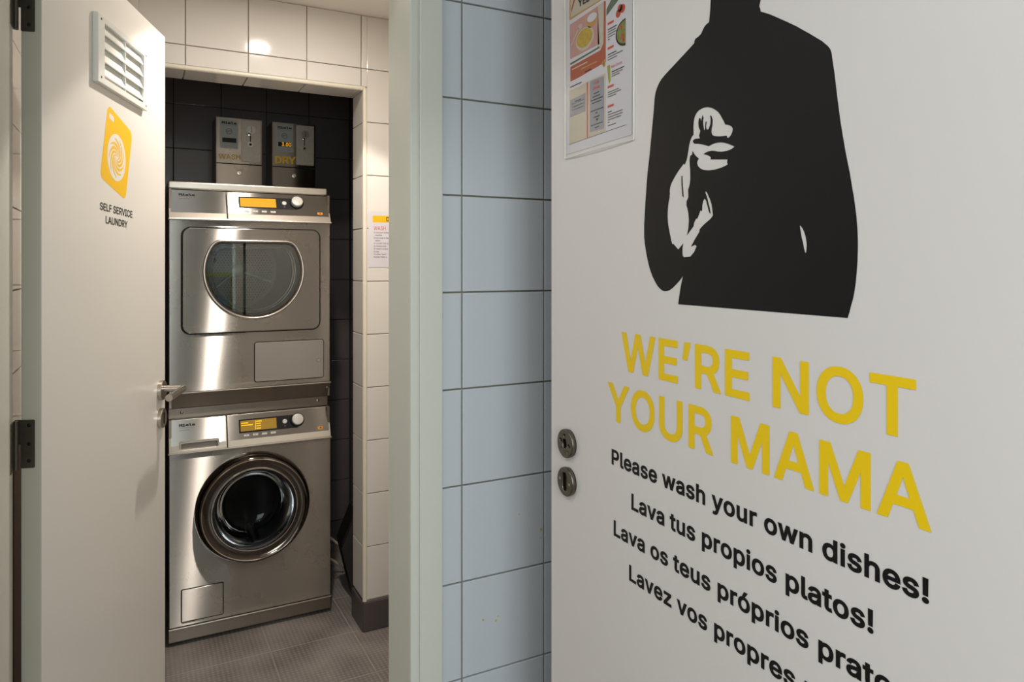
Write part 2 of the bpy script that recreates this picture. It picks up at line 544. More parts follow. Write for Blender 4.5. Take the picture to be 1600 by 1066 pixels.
def tiles(parent, mtx, rects, xj, xp, yj, yp, material, gap=0.003, d=0.006, bev=0.0016, name='tile', wobble=0.0012):
    """cut tiles of one grid laid over the given rectangles of a surface"""
    n = 0
    for (x0, x1, y0, y1) in rects:
        i0 = math.floor((x0 - xj) / xp + 1e-6); i1 = math.ceil((x1 - xj) / xp - 1e-6)
        j0 = math.floor((y0 - yj) / yp + 1e-6); j1 = math.ceil((y1 - yj) / yp - 1e-6)
        for i in range(i0, i1):
            for j in range(j0, j1):
                a = max(x0, xj + i * xp + gap / 2); b = min(x1, xj + (i + 1) * xp - gap / 2)
                c = max(y0, yj + j * yp + gap / 2); e = min(y1, yj + (j + 1) * yp - gap / 2)
                if b - a < 0.006 or e - c < 0.006: continue
                me = tile_mesh(b - a, e - c, d, bev, material)
                mm = mtx @ Matrix.Translation((a, c, 0.0001))
                mm = mm @ Matrix.Rotation(random.uniform(-wobble, wobble), 4, 'X') @ Matrix.Rotation(random.uniform(-wobble, wobble), 4, 'Y')
                link(name, me, None, parent, mm); n += 1
    return n

I4 = Matrix.Identity(4)
X, Y, Z = Vector((1, 0, 0)), Vector((0, 1, 0)), Vector((0, 0, 1))
def f_south(v): return frame((0, v, 0), X, Z)          # surface looking back at the camera, local (u, z)
def f_north(v): return frame((0, v, 0), -X, Z)         # looking into the building, local (-u, z)
def f_west(u): return frame((u, 0, 0), -Y, Z)          # looking left, local (-v, z)
def f_east(u): return frame((u, 0, 0), Y, Z)           # looking right, local (v, z)
def f_up(z): return frame((0, 0, z), X, Y)
def f_down(z): return frame((0, 0, z), X, -Y)

def struct(name, boxes, material, bevel=0.0):
    bm = bmesh.new()
    for b in boxes: add_box(bm, *b, bevel)
    o = link(name, bm_me(bm, name), material)
    o['kind'] = 'structure'
    return o

# ================================================================== the setting
V1 = 1.36      # front of the wall with the laundry door frame
V1B = 1.499    # its back
V2 = 2.62      # white tiled wall with the alcove opening
V2B = 2.77
V3 = 3.54      # back of the alcove
UL, UR = -0.26, 1.0
ZC = 2.31
AL, AR = 0.02, 0.757   # alcove opening
ZL = 2.03

FZ = -0.008    # laundry floor level
fl = struct('floor', [(UL - 0.02, UR + 0.02, V1B - 0.14, V3 + 0.02, -0.06, FZ - 0.0008)], M['grout_floor'])
tiles(fl, f_up(FZ - 0.006), [(UL, UR, V1 + 0.0, V3)], 0.127, 0.2975, 2.643 - 0.2975 * 4, 0.2975, M['floor'], gap=0.0035, d=0.006, bev=0.0008, wobble=0.0003)
fk = struct('floor', [(-1.62, 2.0, -2.05, V1 - 0.001, -0.06, 0.0)], M['plain_floor'])

# ceiling over the laundry (with the lamp's round cut) and over the corridor and kitchen
ceil = plate('ceiling', [rrect(UL - 0.02, UR + 0.02, -(V3 + 0.02), -(V1B - 0.02)), circ(LAMP[0], -LAMP[1], 0.042, 32)], -0.06, 0.0, M['ceiling'], None, f_down(ZC))
ceil['kind'] = 'structure'
struct('ceiling', [(-1.62, 2.0, -2.05, V1B - 0.021, 2.5, 2.56)], M['ceiling'])

# white tiled wall around the alcove
wb = struct('wall_back', [(UL, AL + 0.0, V2 + 0.006, V2B, 0, ZC), (AR + 0.006, UR, V2 + 0.006, V2B, 0, ZC), (AL, AR + 0.006, V2 + 0.006, V2B, ZL + 0.006, ZC)], M['grout_white'])
tiles(wb, f_south(V2 + 0.006), [(UL, AL - 0.012, 0.11, ZC), (AL - 0.012, AR + 0.013, ZL + 0.013, ZC), (AR + 0.013, UR, 0.11, ZC)], 0.147, 0.2, 0.11, 0.2, M['white_tile'])
tiles(wb, f_west(AR + 0.006), [(-V2B, -V2 - 0.013, 0.11, ZL)], -2.82, 0.2, 0.11, 0.2, M['white_tile'])
tiles(wb, f_down(ZL + 0.006), [(AL, AR, -V2B, -V2 - 0.013)], 0.147, 0.2, -2.82, 0.2, M['white_tile'])
# cream quarter-round beads along the opening
def bead(name, a, b):
    return tube(name, [a, b], 0.0085, M['bead'], wb, None, 12)
bead('corner_bead', (AR + 0.006, V2 + 0.0075, 0.105), (AR + 0.006, V2 + 0.0075, ZL + 0.006))
bead('corner_bead', (AL, V2 + 0.0075, ZL + 0.006), (AR + 0.006, V2 + 0.0075, ZL + 0.006))
bead('corner_bead', (AL, V2 + 0.0075, 0.105), (AL, V2 + 0.0075, ZL + 0.006))

# charcoal skirting
sk = struct('baseboard_back', [(AR + 0.002, UR, V2 + 0.003, V2B - 0.001, FZ, 0.101)], M['grout_dark'])
tiles(sk, f_south(V2 + 0.003), [(AR - 0.004, UR, FZ + 0.001, 0.102)], AR - 0.004, 0.2, FZ, 0.2, M['skirting_tile'], d=0.008, wobble=0)
tiles(sk, f_west(AR + 0.002), [(-V2B, -V2, FZ + 0.001, 0.102)], -2.82, 0.2, FZ, 0.2, M['skirting_tile'], d=0.008, wobble=0)
sk2 = struct('baseboard_left', [(UL + 0.0, UL + 0.005, V1B, V2, FZ, 0.1)], M['grout_dark'])
tiles(sk2, f_east(UL + 0.005), [(V1B, V2, FZ + 0.001, 0.101)], 1.62, 0.2, FZ, 0.2, M['skirting_tile'], d=0.006, wobble=0)

# laundry side walls
wl = struct('wall_left', [(UL - 0.1, UL - 0.006, V1B - 0.02, V2B, 0, ZC)], M['grout_white'])
tiles(wl, f_east(UL - 0.006), [(V1B, V2, 0.11, ZC)], 1.62, 0.2, 0.11, 0.2, M['white_tile'])
wr = struct('wall_right', [(UR + 0.006, UR + 0.1, V1B - 0.02, V2B, 0, ZC)], M['grout_white'])
tiles(wr, f_west(UR + 0.006), [(-V2, -V1B, 0.11, ZC)], -2.62, 0.2, 0.11, 0.2, M['white_tile'])

# dark alcove
AU0, AU1 = -0.05, 0.953
wa = struct('wall_alcove_back', [(AU0 - 0.05, AU1 + 0.05, V3 + 0.006, V3 + 0.1, 0, ZC)], M['grout_dark'])
tiles(wa, f_south(V3 + 0.006), [(AU0, AU1, 0.1, ZC)], 0.15, 0.2, 0.1, 0.2, M['dark_tile'])
ar = struct('wall_alcove_right', [(AU1 + 0.006, AU1 + 0.1, V2B, V3 + 0.006, 0, ZC)], M['grout_dark'])
tiles(ar, f_west(AU1 + 0.006), [(-V3, -V2B, 0.1, ZC)], -3.54, 0.2, 0.1, 0.2, M['dark_tile'])
al = struct('wall_alcove_left', [(AU0 - 0.1, AU0 - 0.006, V2B, V3 + 0.006, 0, ZC)], M['grout_dark'])
tiles(al, f_east(AU0 - 0.006), [(V2B, V3, 0.1, ZC)], 2.94, 0.2, 0.1, 0.2, M['dark_tile'])
sa = struct('baseboard_alcove', [(AU0, AU1, V3 - 0.004, V3 + 0.006, FZ, 0.098), (AU1 - 0.004, AU1 + 0.006, V2B, V3 - 0.004, FZ, 0.098)], M['grout_dark'])
tiles(sa, f_south(V3 - 0.004), [(AU0, AU1 - 0.01, FZ + 0.001, 0.099)], 0.15, 0.2, FZ, 0.2, M['skirting_tile'], wobble=0)
tiles(sa, f_west(AU1 - 0.004), [(-(V3 - 0.01), -V2B, FZ + 0.001, 0.099)], -3.54, 0.2, FZ, 0.2, M['skirting_tile'], wobble=0)

# wall with the laundry door frame, pale blue tiles on the corridor side
JL, JR = -0.189, 0.4882
wm = struct('wall_middle', [(JR + 0.04, 1.2, V1 + 0.006, V1B - 0.006, 0, 2.5), (-1.25, JL - 0.04, V1 + 0.006, V1B - 0.006, 0, 2.5), (JL - 0.04, JR + 0.04, V1 + 0.006, V1B - 0.006, 2.04, 2.5)], M['grout_olive'])
tiles(wm, f_south(V1 + 0.006), [(0.5565, 1.2, 0.02, 2.42), (-0.9, JL - 0.0685, 0.02, 2.42)], 0.6019, 0.1981, 0.709 - 0.20167 * 4, 0.20167, M['blue_tile'], gap=0.0034, d=0.006, bev=0.0012, wobble=0.001)
wmi = struct('wall_middle_lining', [(JR + 0.04, UR, V1B - 0.006, V1B, 0, ZC), (UL, JL - 0.04, V1B - 0.006, V1B, 0, ZC), (JL - 0.04, JR + 0.04, V1B - 0.006, V1B, 2.04, ZC)], M['plaster'])
for i, (u, z, r) in enumerate(((0.7372, 0.829, 0.0014), (0.7922, 0.786, 0.0026), (0.7905, 0.768, 0.0012), (0.6505, 0.619, 0.0020), (0.6808, 0.6105, 0.0020), (0.6858, 0.619, 0.0013))):
    plate('paint_drip', [circ(u, z, r, 10, r * 1.35)], -0.0001, 0.0004, M['drip'], wm, f_south(V1))

# painted door frame (jambs, head and casing)
tr = struct('trim_1', [(JR, JR + 0.056, V1 - 0.0, V1B, 0, 2.05), (JL - 0.056, JL, V1 - 0.0, V1B, 0, 2.05), (JL, JR, V1 - 0.0, V1B, 2.0, 2.05)], M['frame_paint'], 0.0015)
for nm, a, b in (('casing', JR + 0.0185, JR + 0.068), ('casing', JL - 0.068, JL - 0.0185)):
    box(nm, a, b, V1 - 0.007, V1 + 0.004, 0, 2.068, M['frame_paint'], tr, 0.002)
box('casing', JL - 0.068, JR + 0.068, V1 - 0.007, V1 + 0.004, 2.0185, 2.068, M['frame_paint'], tr, 0.002)
for a, b in ((JR + 0.0005, JR + 0.0145), (JL - 0.0145, JL - 0.0005)):
    box('inner_strip', a, b, V1 - 0.003, V1 + 0.002, 0, 2.0, M['frame_paint'], tr, 0.001)

# corridor and kitchen shell
struct('wall_corridor_right', [(1.2, 1.26, 0.29, V1B - 0.03, 0, 2.5)], M['plaster'])
struct('wall_corridor_left', [(-1.31, -1.25, 0.29, V1B - 0.03, 0, 2.5)], M['plaster'])
DV0, DV1, DU0, DU1 = 0.29, 1.0885, 0.655, 0.695
struct('wall_near', [(-1.62, -0.22, 0.17, 0.29, 0, 2.5), (DU1 + 0.03, 2.0, 0.17, 0.29, 0, 2.5), (-0.22, DU1 + 0.03, 0.17, 0.29, 2.04, 2.5)], M['plaster'])
struct('wall_kitchen_left', [(-1.68, -1.62, -2.05, 0.17, 0, 2.5)], M['plaster'])
struct('wall_kitchen_right', [(2.0, 2.06, -2.05, 0.17, 0, 2.5)], M['plaster'])
kb = struct('wall_kitchen_back', [(-1.62, 2.0, -2.1, -2.0, 0, 2.5)], M['blue_tile'])
for w_, z_ in (('CO', 1.470), ('& C', 1.405)):
    text('wall_lettering', w_, -0.716, None, z_, 0.040, M['ink'], kb, f_north(-2.0), 0.001, 0.02)
wn = struct('window_1', [(-0.49, -0.45, -2.0, -1.94, 0.9, 2.1), (0.25, 0.29, -2.0, -1.94, 0.9, 2.1), (-0.45, 0.25, -2.0, -1.94, 2.06, 2.1), (-0.45, 0.25, -2.0, -1.94, 0.9, 0.94)], M['plastic_white'])

# ------------------------------------------------------------------ left door: the open laundry door
HP = Vector((-0.14707, 1.50066, 0.0))         # hinge corner of the face we see
HD = Vector((0.322064, 0.946718, 0.0))        # along the leaf, away from the hinge
HN = Vector((HD.y, -HD.x, 0.0))               # out of that face
DF = frame(HP, HD, Z)
LW, LT = 0.6755, 0.0333
d1 = empty('door_1', HP + HD * 0.02 - HN * 0.016, True)
bm = bmesh.new(); add_box(bm, 0, LW, 0.008, 1.988, -LT, 0, 0.0015, 2)
leaf = bm_me(bm, 'leaf')
leaf.materials.append(M['door_paint']); leaf.materials.append(M['door_edge'])
for p in leaf.polygons:
    if abs(p.normal.x) > 0.7: p.material_index = 1
link('leaf', leaf, None, d1, DF)
# hinges on the edge of the leaf
EF = frame(HP - HN * 0.0, HN, Z)              # hinge edge: local x along HN (towards the face), z = away from the leaf
for zc in (1.0555, 1.825, 0.25):
    lo, hi = zc - 0.0425, zc + 0.0425
    leafp = plate('hinge', [rrect(-LT + 0.0005, -0.0105, lo, hi, 0.0025)], 0.0003, 0.0018, M['hinge'], d1, EF)
    leafp['label'] = 'dark bronze butt hinge'
    wing = plate('hinge_tongue', [rrect(-LT - 0.010, -LT + 0.002, lo + 0.042, hi, 0.001)], -0.0005, 0.0016, M['hinge'], leafp, EF)
    for k in (-0.03, 0.0, 0.033):
        lathe('screw', [(0.0, 0.0022), (0.0022, 0.0024), (0.0034, 0.0019), (0.0036, 0.0016)], M['black'], leafp, EF, 14, (-0.0195, zc + k, 0))
    wk = HP - HN * (LT + 0.010)
    box('frame_leaf', JL, JL + 0.0016, V1B - 0.030, V1B - 0.002, lo, hi, M['hinge'], leafp, 0)
    tube('hinge_barrel', [(JL + 0.004, V1B + 0.004, lo), (JL + 0.004, V1B + 0.004, hi)], 0.0042, M['hinge'], leafp, None, 14)
# vent grille with four hooded louvres
g = empty('vent_grille', HP + HD * 0.358 + Z * 1.75)
g.parent = None
def child_empty(o, parent):
    o.parent = parent; o.matrix_local = WM[parent.name].inverted() @ WM[o.name]
child_empty(g, d1)
GX0, GX1, GZ0, GZ1 = 0.2105, 0.5045, 1.751, 1.8955
hx0, hx1, hz0, hz1 = 0.2455, 0.480, 1.7655, 1.8815
plate('grille_frame', [rrect(GX0, GX1, GZ0, GZ1, 0.002), rrect(hx0, hx1, hz0, hz1)], 0.0, 0.0115, M['plastic_white'], g, DF, 0.0012)
plate('grille_backing', [rrect(hx0 - 0.004, hx1 + 0.004, hz0 - 0.004, hz1 + 0.004)], 0.0002, 0.0010, M['plastic_white'], g, DF)
pitch = (hz1 - hz0) / 4
for k in range(4):
    zt = hz1 - k * pitch
    bm = bmesh.new()
    # slat: slopes from the back at the top to the front at the bottom, its ends closed by gussets
    a = [(hx0, zt, 0.0015), (hx1, zt, 0.0015), (hx1 - 0.0, zt - pitch * 0.74, 0.0100), (hx0 + 0.0, zt - pitch * 0.74, 0.0100)]
    b = [(p[0], p[1] - 0.0022, p[2] - 0.0006) for p in a]
    va = [bm.verts.new(p) for p in a]; vb = [bm.verts.new(p) for p in b]
    bm.faces.new(va); bm.faces.new(vb[::-1])
    for i in range(4): bm.faces.new((va[i], vb[i], vb[(i + 1) % 4], va[(i + 1) % 4]))
    add_box(bm, hx0, hx1, zt - pitch * 0.66, zt - pitch * 0.62, 0.001, 0.0040)
    link('slat', bm_me(bm, 'slat'), M['plastic_white'], g, DF)
bm = bmesh.new(); add_box(bm, 0.3675, 0.3705, hz0, hz1, 0.001, 0.0085)
link('mullion', bm_me(bm, 'mullion'), M['plastic_white'], g, DF)
for a, b in ((GX0 + 0.017, GZ0 + 0.0125), (GX0 + 0.017, GZ1 - 0.0105), (GX1 - 0.012, GZ0 + 0.0105), (GX1 - 0.012, GZ1 - 0.0105)):
    plate('screw', [circ(a, b, 0.0026, 12)], 0.0110, 0.0119, M['rust'], g, DF)
# yellow washing machine sticker
LA = math.radians(-14.5)
def rotp(p, c=(0.3415, 1.621)): return (c[0] + p[0] * math.cos(LA) - p[1] * math.sin(LA), c[1] + p[0] * math.sin(LA) + p[1] * math.cos(LA))
stk = plate('sticker', [[rotp(p) for p in rrect(-0.0735, 0.0735, -0.084, 0.084, 0.016)]], 0.0, 0.0003, M['yellow'], d1, DF)
stk['label'] = 'yellow washing machine sticker'
plate('sticker_window', [[rotp(p) for p in circ(0.0, -0.010, 0.0525, 48)]], 0.0003, 0.0005, M['icon_white'], stk, DF)
plate('sticker_dash', [[rotp(p) for p in rrect(-0.062, -0.036, 0.058, 0.070, 0.004)]], 0.0003, 0.0005, M['icon_white'], stk, DF)
for k in range(9):
    lp = []; rp = []
    for i in range(15):
        t = i / 14.0
        r = 0.004 + 0.040 * t
        ang = math.radians(40 * k) - 2.4 * (1 - t) ** 1.1
        wd = (0.0008 + 0.0122 * math.sin(PI * min(1, t * 0.97) ** 1.5)) / 2
        c = (r * math.cos(ang), r * math.sin(ang) - 0.010)
        nn = (-math.sin(ang), math.cos(ang))
        lp.append((c[0] + nn[0] * wd, c[1] + nn[1] * wd)); rp.append((c[0] - nn[0] * wd, c[1] - nn[1] * wd))
    plate('swirl_arm', [[rotp(p) for p in lp + rp[::-1]]], 0.0005, 0.0007, M['yellow'], stk, DF)
text('lettering', 'SELF SERVICE', 0.2487, 0.4341, 1.4885, 0.0160, M['print_black'], d1, DF, 0.0005, 0.012, -0.030)
text('lettering', 'LAUNDRY', 0.2787, 0.4035, 1.4612, 0.0160, M['print_black'], d1, DF, 0.0005, 0.012, -0.030)
# lever handle with round rose, and lock escutcheon
hz, hx = 1.0395, 0.6345
hd = lathe('door_handle', [(0.0, 0.0), (0.0262, 0.0), (0.0262, 0.0085), (0.0248, 0.010), (0.0125, 0.0102), (0.0, 0.0102)], M['satin'], d1, DF, 40, (hx, hz, 0))
lv = [(hx, hz + 0.004, 0.008), (hx, hz + 0.004, 0.040), (hx, hz + 0.004, 0.0535), (hx - 0.004, hz + 0.004, 0.0585), (hx - 0.012, hz + 0.004, 0.060), (hx - 0.06, hz + 0.003, 0.060), (hx - 0.128, hz + 0.001, 0.060)]
tube('lever', lv, 0.0088, M['satin'], hd, DF, 20)
es = lathe('lock_escutcheon', [(0.0, 0.0), (0.0262, 0.0), (0.0262, 0.0085), (0.0248, 0.010), (0.0, 0.0102)], M['satin'], d1, DF, 40, (hx, 0.9655, 0))
plate('keyhole', [rrect(hx - 0.0048, hx + 0.0048, 0.950, 0.981, 0.0045)], 0.0100, 0.0106, M['gap'], es, DF)

# ------------------------------------------------------------------ right door: off white, with the silhouette
d2 = empty('door_2', (DU0 + 0.02, DV0 + 0.02, 0), True)
box('leaf', DU0, DU1, DV0, DV1, 0.008, 2.0, M['door_two'], d2, 0.0015)
WF = f_west(DU0)      # local (-v, z), z out of the face
def W(pts, k=1e-4): return [(-a * k, b * k) for a, b in pts]
TORSO = [(6898,17122),(6907,17001),(6927,16846),(6977,16832),(7009,16815),(7039,16782),(7074,16736),(7128,16713),(7174,16705),(7195,16686),(7204,16650),(7281,16611),(7359,16574),(7567,16476),(7784,16374),(7869,16327),(7921,16282),(7963,16228),(7999,16163),(8020,16076),(8034,15942),(8080,15629),(8127,15314),(8170,15079),(8178,15043),(8225,14630),(8255,14283),(8255,14120),(8236,14003),(8207,13886),(8170,13765),(8127,13654),(8066,13544),(7991,13449),(7939,13398),(7887,13366),(7845,13347),(7801,13339),(7750,13343),(7700,13356),(7633,13391),(7567,13437),(7486,13500),(7422,13559),(7461,13439),(7483,13352),(7502,13264),(7519,13171),(4907,13154),(4884,13218),(4866,13286),(4845,13350),(4829,13420),(4812,13527),(4801,13634),(4792,13749),(4788,13864),(4788,13963),(4792,14061),(4803,14193),(4819,14310),(4834,14410),(4851,14494),(4881,14663),(4888,14690),(4931,14886),(4960,15041),(4989,15197),(5027,15457),(5066,15753),(5086,15869),(5099,15957),(5105,15981),(5119,16014),(5145,16050),(5175,16080),(5221,16126),(5276,16169),(5328,16210),(5380,16251),(5465,16315),(5551,16381),(5684,16472),(5821,16563),(5943,16642),(6071,16712),(6078,16747),(6093,16784),(6071,16849)]
HAND = [(7700,14666),(7690,14698),(7696,14721),(7690,14776),(7666,14829),(7633,14870),(7584,14926),(7519,14989),(7461,15037),(7406,15080),(7391,15060),(7378,15080),(7353,15120),(7334,15182),(7318,15244),(7303,15317),(7281,15367),(7262,15403),(7241,15425),(7219,15436),(7222,15550),(7216,15602),(7204,15652),(7186,15687),(7158,15718),(7119,15742),(7068,15753),(7018,15758),(6965,15754),(6913,15740),(6864,15720),(6812,15689),(6764,15653),(6728,15610),(6695,15559),(6667,15518),(6645,15474),(6604,15463),(6572,15449),(6545,15436),(6526,15419),(6515,15397),(6518,15378),(6526,15353),(6539,15332),(6566,15306),(6593,15297),(6612,15304),(6618,15329),(6681,15333),(6736,15338),(6793,15349),(6835,15360),(6864,15374),(6878,15391),(6887,15419),(6884,15460),(6869,15499),(6864,15570),(6878,15603),(6892,15633),(6907,15631),(6898,15586),(6904,15525),(6936,15463),(6971,15464),(6985,15498),(6974,15573),(6994,15562),(7003,15466),(7021,15469),(7036,15538),(7039,15601),(7030,15627),(7047,15666),(7065,15617),(7077,15587),(7086,15631),(7113,15640),(7125,15585),(7119,15521),(7089,15468),(7101,15434),(7113,15409),(7095,15370),(7189,15378),(7219,15368),(7232,15349),(7216,15330),(7189,15313),(7128,15304),(7068,15288),(7000,15268),(6936,15243),(6878,15257),(6821,15265),(6764,15265),(6709,15258),(6653,15244),(6599,15225),(6539,15198),(6486,15171),(6523,15154),(6572,15141),(6640,15137),(6709,15139),(6770,15150),(6835,15169),(6887,15178),(6936,15177),(6988,15168),(7030,15155),(6965,15134),(6913,15110),(6892,15087),(6907,15068),(6604,15028),(6612,14993),(6599,14965),(6653,14950),(6709,14939),(6779,14931),(6849,14927),(6921,14929),(6980,14938),(7039,14951),(7089,14974),(7131,15007),(7152,15052),(7143,15082),(7119,15106),(7158,15137),(7189,15162),(7213,15191),(7235,15222),(7244,15180),(7281,15164),(7293,15112),(7290,15048),(7281,14983),(7278,14854),(7290,14791),(7306,14746),(7321,14719),(7318,14665),(7318,14612),(7337,14585),(7353,14561),(7353,14507),(7334,14463),(7318,14408),(7306,14300),(7318,14193),(7343,14108),(7281,14166),(7219,14221),(7210,14263),(7167,14328),(7155,14315),(7137,14333),(7113,14378),(7089,14424),(7059,14412),(7053,14495),(7039,14540),(7009,14575),(6980,14541),(6950,14456),(6933,14403),(6913,14367),(6904,14381),(6918,14444),(6942,14507),(6965,14582),(6991,14636),(6997,14657),(6980,14664),(6950,14622),(6907,14546),(6884,14493),(6872,14440),(6858,14347),(6878,14321),(6907,14298),(6959,14270),(7009,14242),(7053,14213),(7098,14179),(7107,14142),(7189,14050),(7265,13952),(7189,13975),(7158,13954),(7204,13880),(7281,13818),(7406,13812),(7429,13830),(7435,13863),(7435,13938),(7419,13999),(7470,13957),(7519,13918),(7577,13964),(7617,13998),(7643,13994),(7663,14043),(7693,14144),(7716,14223),(7733,14301),(7740,14402),(7733,14502),(7716,14590),(7696,14650)]
ISL = [(7454,14921),(7438,14915),(7429,14783),(7410,14619),(7435,14643),(7454,14808)]
CUT = [(5510,14146),(5495,14142),(5469,14109),(5448,14072),(5431,14027),(5422,13983),(5414,13930),(5418,13877),(5426,13838),(5439,13845),(5454,13895),(5465,13949),(5482,14003),(5497,14074)]
sil = plate('silhouette', [W(TORSO + [(6060, 17150), (6100, 17500), (6130, 17750), (6050, 18050), (5990, 18400), (6010, 18800), (6150, 19150), (6400, 19350), (6650, 19350), (6900, 19150), (7040, 18800), (7060, 18400), (7000, 18050), (6900, 17800), (6860, 17600), (6880, 17400)]), W(HAND), W(CUT)], 0.0, 0.0004, M['print_black'], d2, WF)
sil['label'] = 'black vinyl silhouette of a torso with a raised hand'
plate('silhouette_line', [W(ISL)], 0.0, 0.0004, M['print_black'], sil, WF)
TL = 0.0160   # the lettering rises slightly away from the camera
def dl(s, v0, v1, z, cap, m, bold=0.02, x1=True):
    # z is the baseline height at v0
    return text('lettering', s, -v0, -v1, z, cap, m, d2, WF, 0.0005, bold, -TL, False, 1.05 if x1 else 1.035)
dl('WE’RE NOT', 0.8800, 0.4170, 1.2105, 0.0585, M['yellow_door'], 0.018)['label'] = 'large yellow lettering WE’RE NOT'
dl('YOUR MAMA', 0.9160, 0.4020, 1.1295, 0.0585, M['yellow_door'], 0.018)['label'] = 'large yellow lettering YOUR MAMA'
dl('Please wash your own dishes!', 0.9054, 0.4045, 1.0610, 0.0240, M['print_black'], 0.024, False)
dl('Lava tus propios platos!', 0.8555, 0.4610, 1.0055, 0.0243, M['print_black'], 0.024, False)
dl('Lava os teus próprios pratos!', 0.9000, 0.4120, 0.9520, 0.0240, M['print_black'], 0.024, False)
dl('Lavez vos propres plats!', 0.8610, 0.4560, 0.8975, 0.0240, M['print_black'], 0.024, False)
# two bare roses where the handle and the key cylinder were
def rose(name, v, z, holes, slot, label):
    loops = [circ(-v, z, 0.0245, 44)] + holes
    o = plate(name, loops, 0.002, 0.0095, M['worn'], d2, WF, 0.0016)
    o['label'] = label
    plate('rose_back', [circ(-v, z, 0.0235, 32)], 0.0001, 0.0022, M['rust'], o, WF)
    return o
rv, rz = 1.0285, 1.0665
ro = rose('handle_rose', rv, rz, [circ(-rv - 0.001, rz, 0.0066, 24, 0.0082), circ(-rv - 0.001, rz + 0.0130, 0.0026, 12, 0.0034), circ(-rv + 0.0125, rz - 0.0025, 0.0030, 12), circ(-rv - 0.0135, rz + 0.0040, 0.0030, 12), circ(-rv + 0.0095, rz - 0.0135, 0.0018, 10), circ(-rv - 0.0095, rz - 0.0095, 0.0018, 10)], None, 'worn round rose with screw holes, upper')
kv, kz = 1.0285, 1.0015
ko = rose('key_rose', kv, kz, [[(-kv - 0.001 + a, kz + b) for a, b in rrect(-0.0070, 0.0070, -0.0155, 0.0155, 0.0068)]], None, 'worn round rose with an oval key hole, lower')
for a, b in ((0.0145, -0.0015), (-0.0150, 0.0025)):
    lathe('screw', [(0, 0.0100), (0.0014, 0.0100), (0.0026, 0.0094)], M['satin'], ko, WF, 12, (-kv + a, kz + b, 0))

# ------------------------------------------------------------------ menu in a plastic sleeve, on the right door
mn = empty('menu_sheet', (DU0 - 0.001, 0.943, 1.555))
tag(mn, 'printed food menu in a clear plastic sleeve on the off white door', 'poster')
SF = frame((DU0 - 0.0004, 0, 0), -Y, Z)
def m_(pts): return [(-a, b) for a, b in pts]
plate('paper', [m_([(1.0345, 1.560), (0.8543, 1.5655), (0.8510, 1.852), (1.0312, 1.8470)])], 0.0, 0.0005, M['paper'], mn, SF)
def pr(name, pts, m, lvl=1, **k):
    return plate(name, [m_(pts)], 0.0005 + 0.00018 * (lvl - 1), 0.0005 + 0.00018 * lvl, m, mn, SF)
pr('printed_banner', [(1.026, 1.7882), (1.026, 1.835), (0.9232, 1.836), (0.9232, 1.7920)], M['gold_print'])
pr('printed_banner', [(1.0219, 1.7918), (1.0219, 1.8320), (0.930, 1.8330), (0.930, 1.7935)], M['cream_print'], 2)
pr('printed_stripe', [(1.0200, 1.8060), (1.0200, 1.7990), (1.0060, 1.8200), (1.0100, 1.8230)], M['brick_print'], 3)
text('printed_title', 'YEL', -0.9985, -0.9650, 1.8015, 0.0125, M['ink'], mn, SF, 0.0013, 0.03, -0.01)
pr('printed_panel', [(1.0231, 1.7081), (0.935, 1.7130), (0.9261, 1.7218), (0.9251, 1.7876), (0.9203, 1.7866), (0.9203, 1.6907), (0.9975, 1.6840), (1.0231, 1.6830)], M['brick_print'])
pr('printed_margin', [(0.942, 1.7862), (0.9255, 1.7874), (0.9261, 1.7225), (0.935, 1.7150), (0.942, 1.7180)], M['cream_print'], 2)
pr('printed_photo', [(1.0247, 1.7800), (0.942, 1.7856), (0.937, 1.7235), (1.0232, 1.7215)], M['salmon'], 2)
plate('printed_dish', [[(-0.9790 + a, 1.7440 + b) for a, b in circ(0, 0, 0.0262, 36, 0.0185)]], 0.00086, 0.00104, M['cream_print'], mn, SF)
plate('printed_dish', [[(-0.9795 + a, 1.7452 + b) for a, b in circ(0, 0, 0.0225, 36, 0.0150)]], 0.00104, 0.00122, M['food_print'], mn, SF)
plate('printed_bowl', [[(-0.9590 + a, 1.7690 + b) for a, b in circ(0, 0, 0.0150, 30, 0.0125)]], 0.00086, 0.00104, M['gold_print'], mn, SF)
plate('printed_bowl', [[(-0.9580 + a, 1.7725 + b) for a, b in circ(0, 0, 0.0135, 30, 0.0070)]], 0.00104, 0.00122, M['paper'], mn, SF)
plate('printed_spoon', [[(-0.9931 + a, 1.7675 + b) for a, b in circ(0, 0, 0.0060, 20, 0.0050)]], 0.00086, 0.00104, M['cream_print'], mn, SF)
pr('printed_spoon', [(0.9960, 1.7660), (0.9975, 1.7675), (1.0205, 1.7440), (1.0195, 1.7425)], M['cream_print'], 3)
pr('printed_stripe', [(1.0231, 1.7143), (0.937, 1.7198), (0.937, 1.7170), (1.0231, 1.7112)], M['green_print'], 3)
for i, (a, b, z) in enumerate(((1.018, 0.972, 1.7020), (0.990, 0.945, 1.6960))):
    pr('printed_line', [(a, z + 0.0012), (b, z + 0.0026), (b, z + 0.0006), (a, z - 0.0008)], (M['cream_print'], M['gold_print'])[i], 2)
pr('printed_line', [(0.9790, 1.6895), (0.9600, 1.6900), (0.9600, 1.6883), (0.9790, 1.6878)], M['ink'], 2)
for a, b in ((0.9270, 1.6900), (0.9225, 1.6925), (0.9240, 1.6868)):
    plate('printed_flower', [[(-a + p, b + q) for p, q in circ(0, 0, 0.0032, 12)]], 0.00086, 0.00104, M['gold_print'], mn, SF)
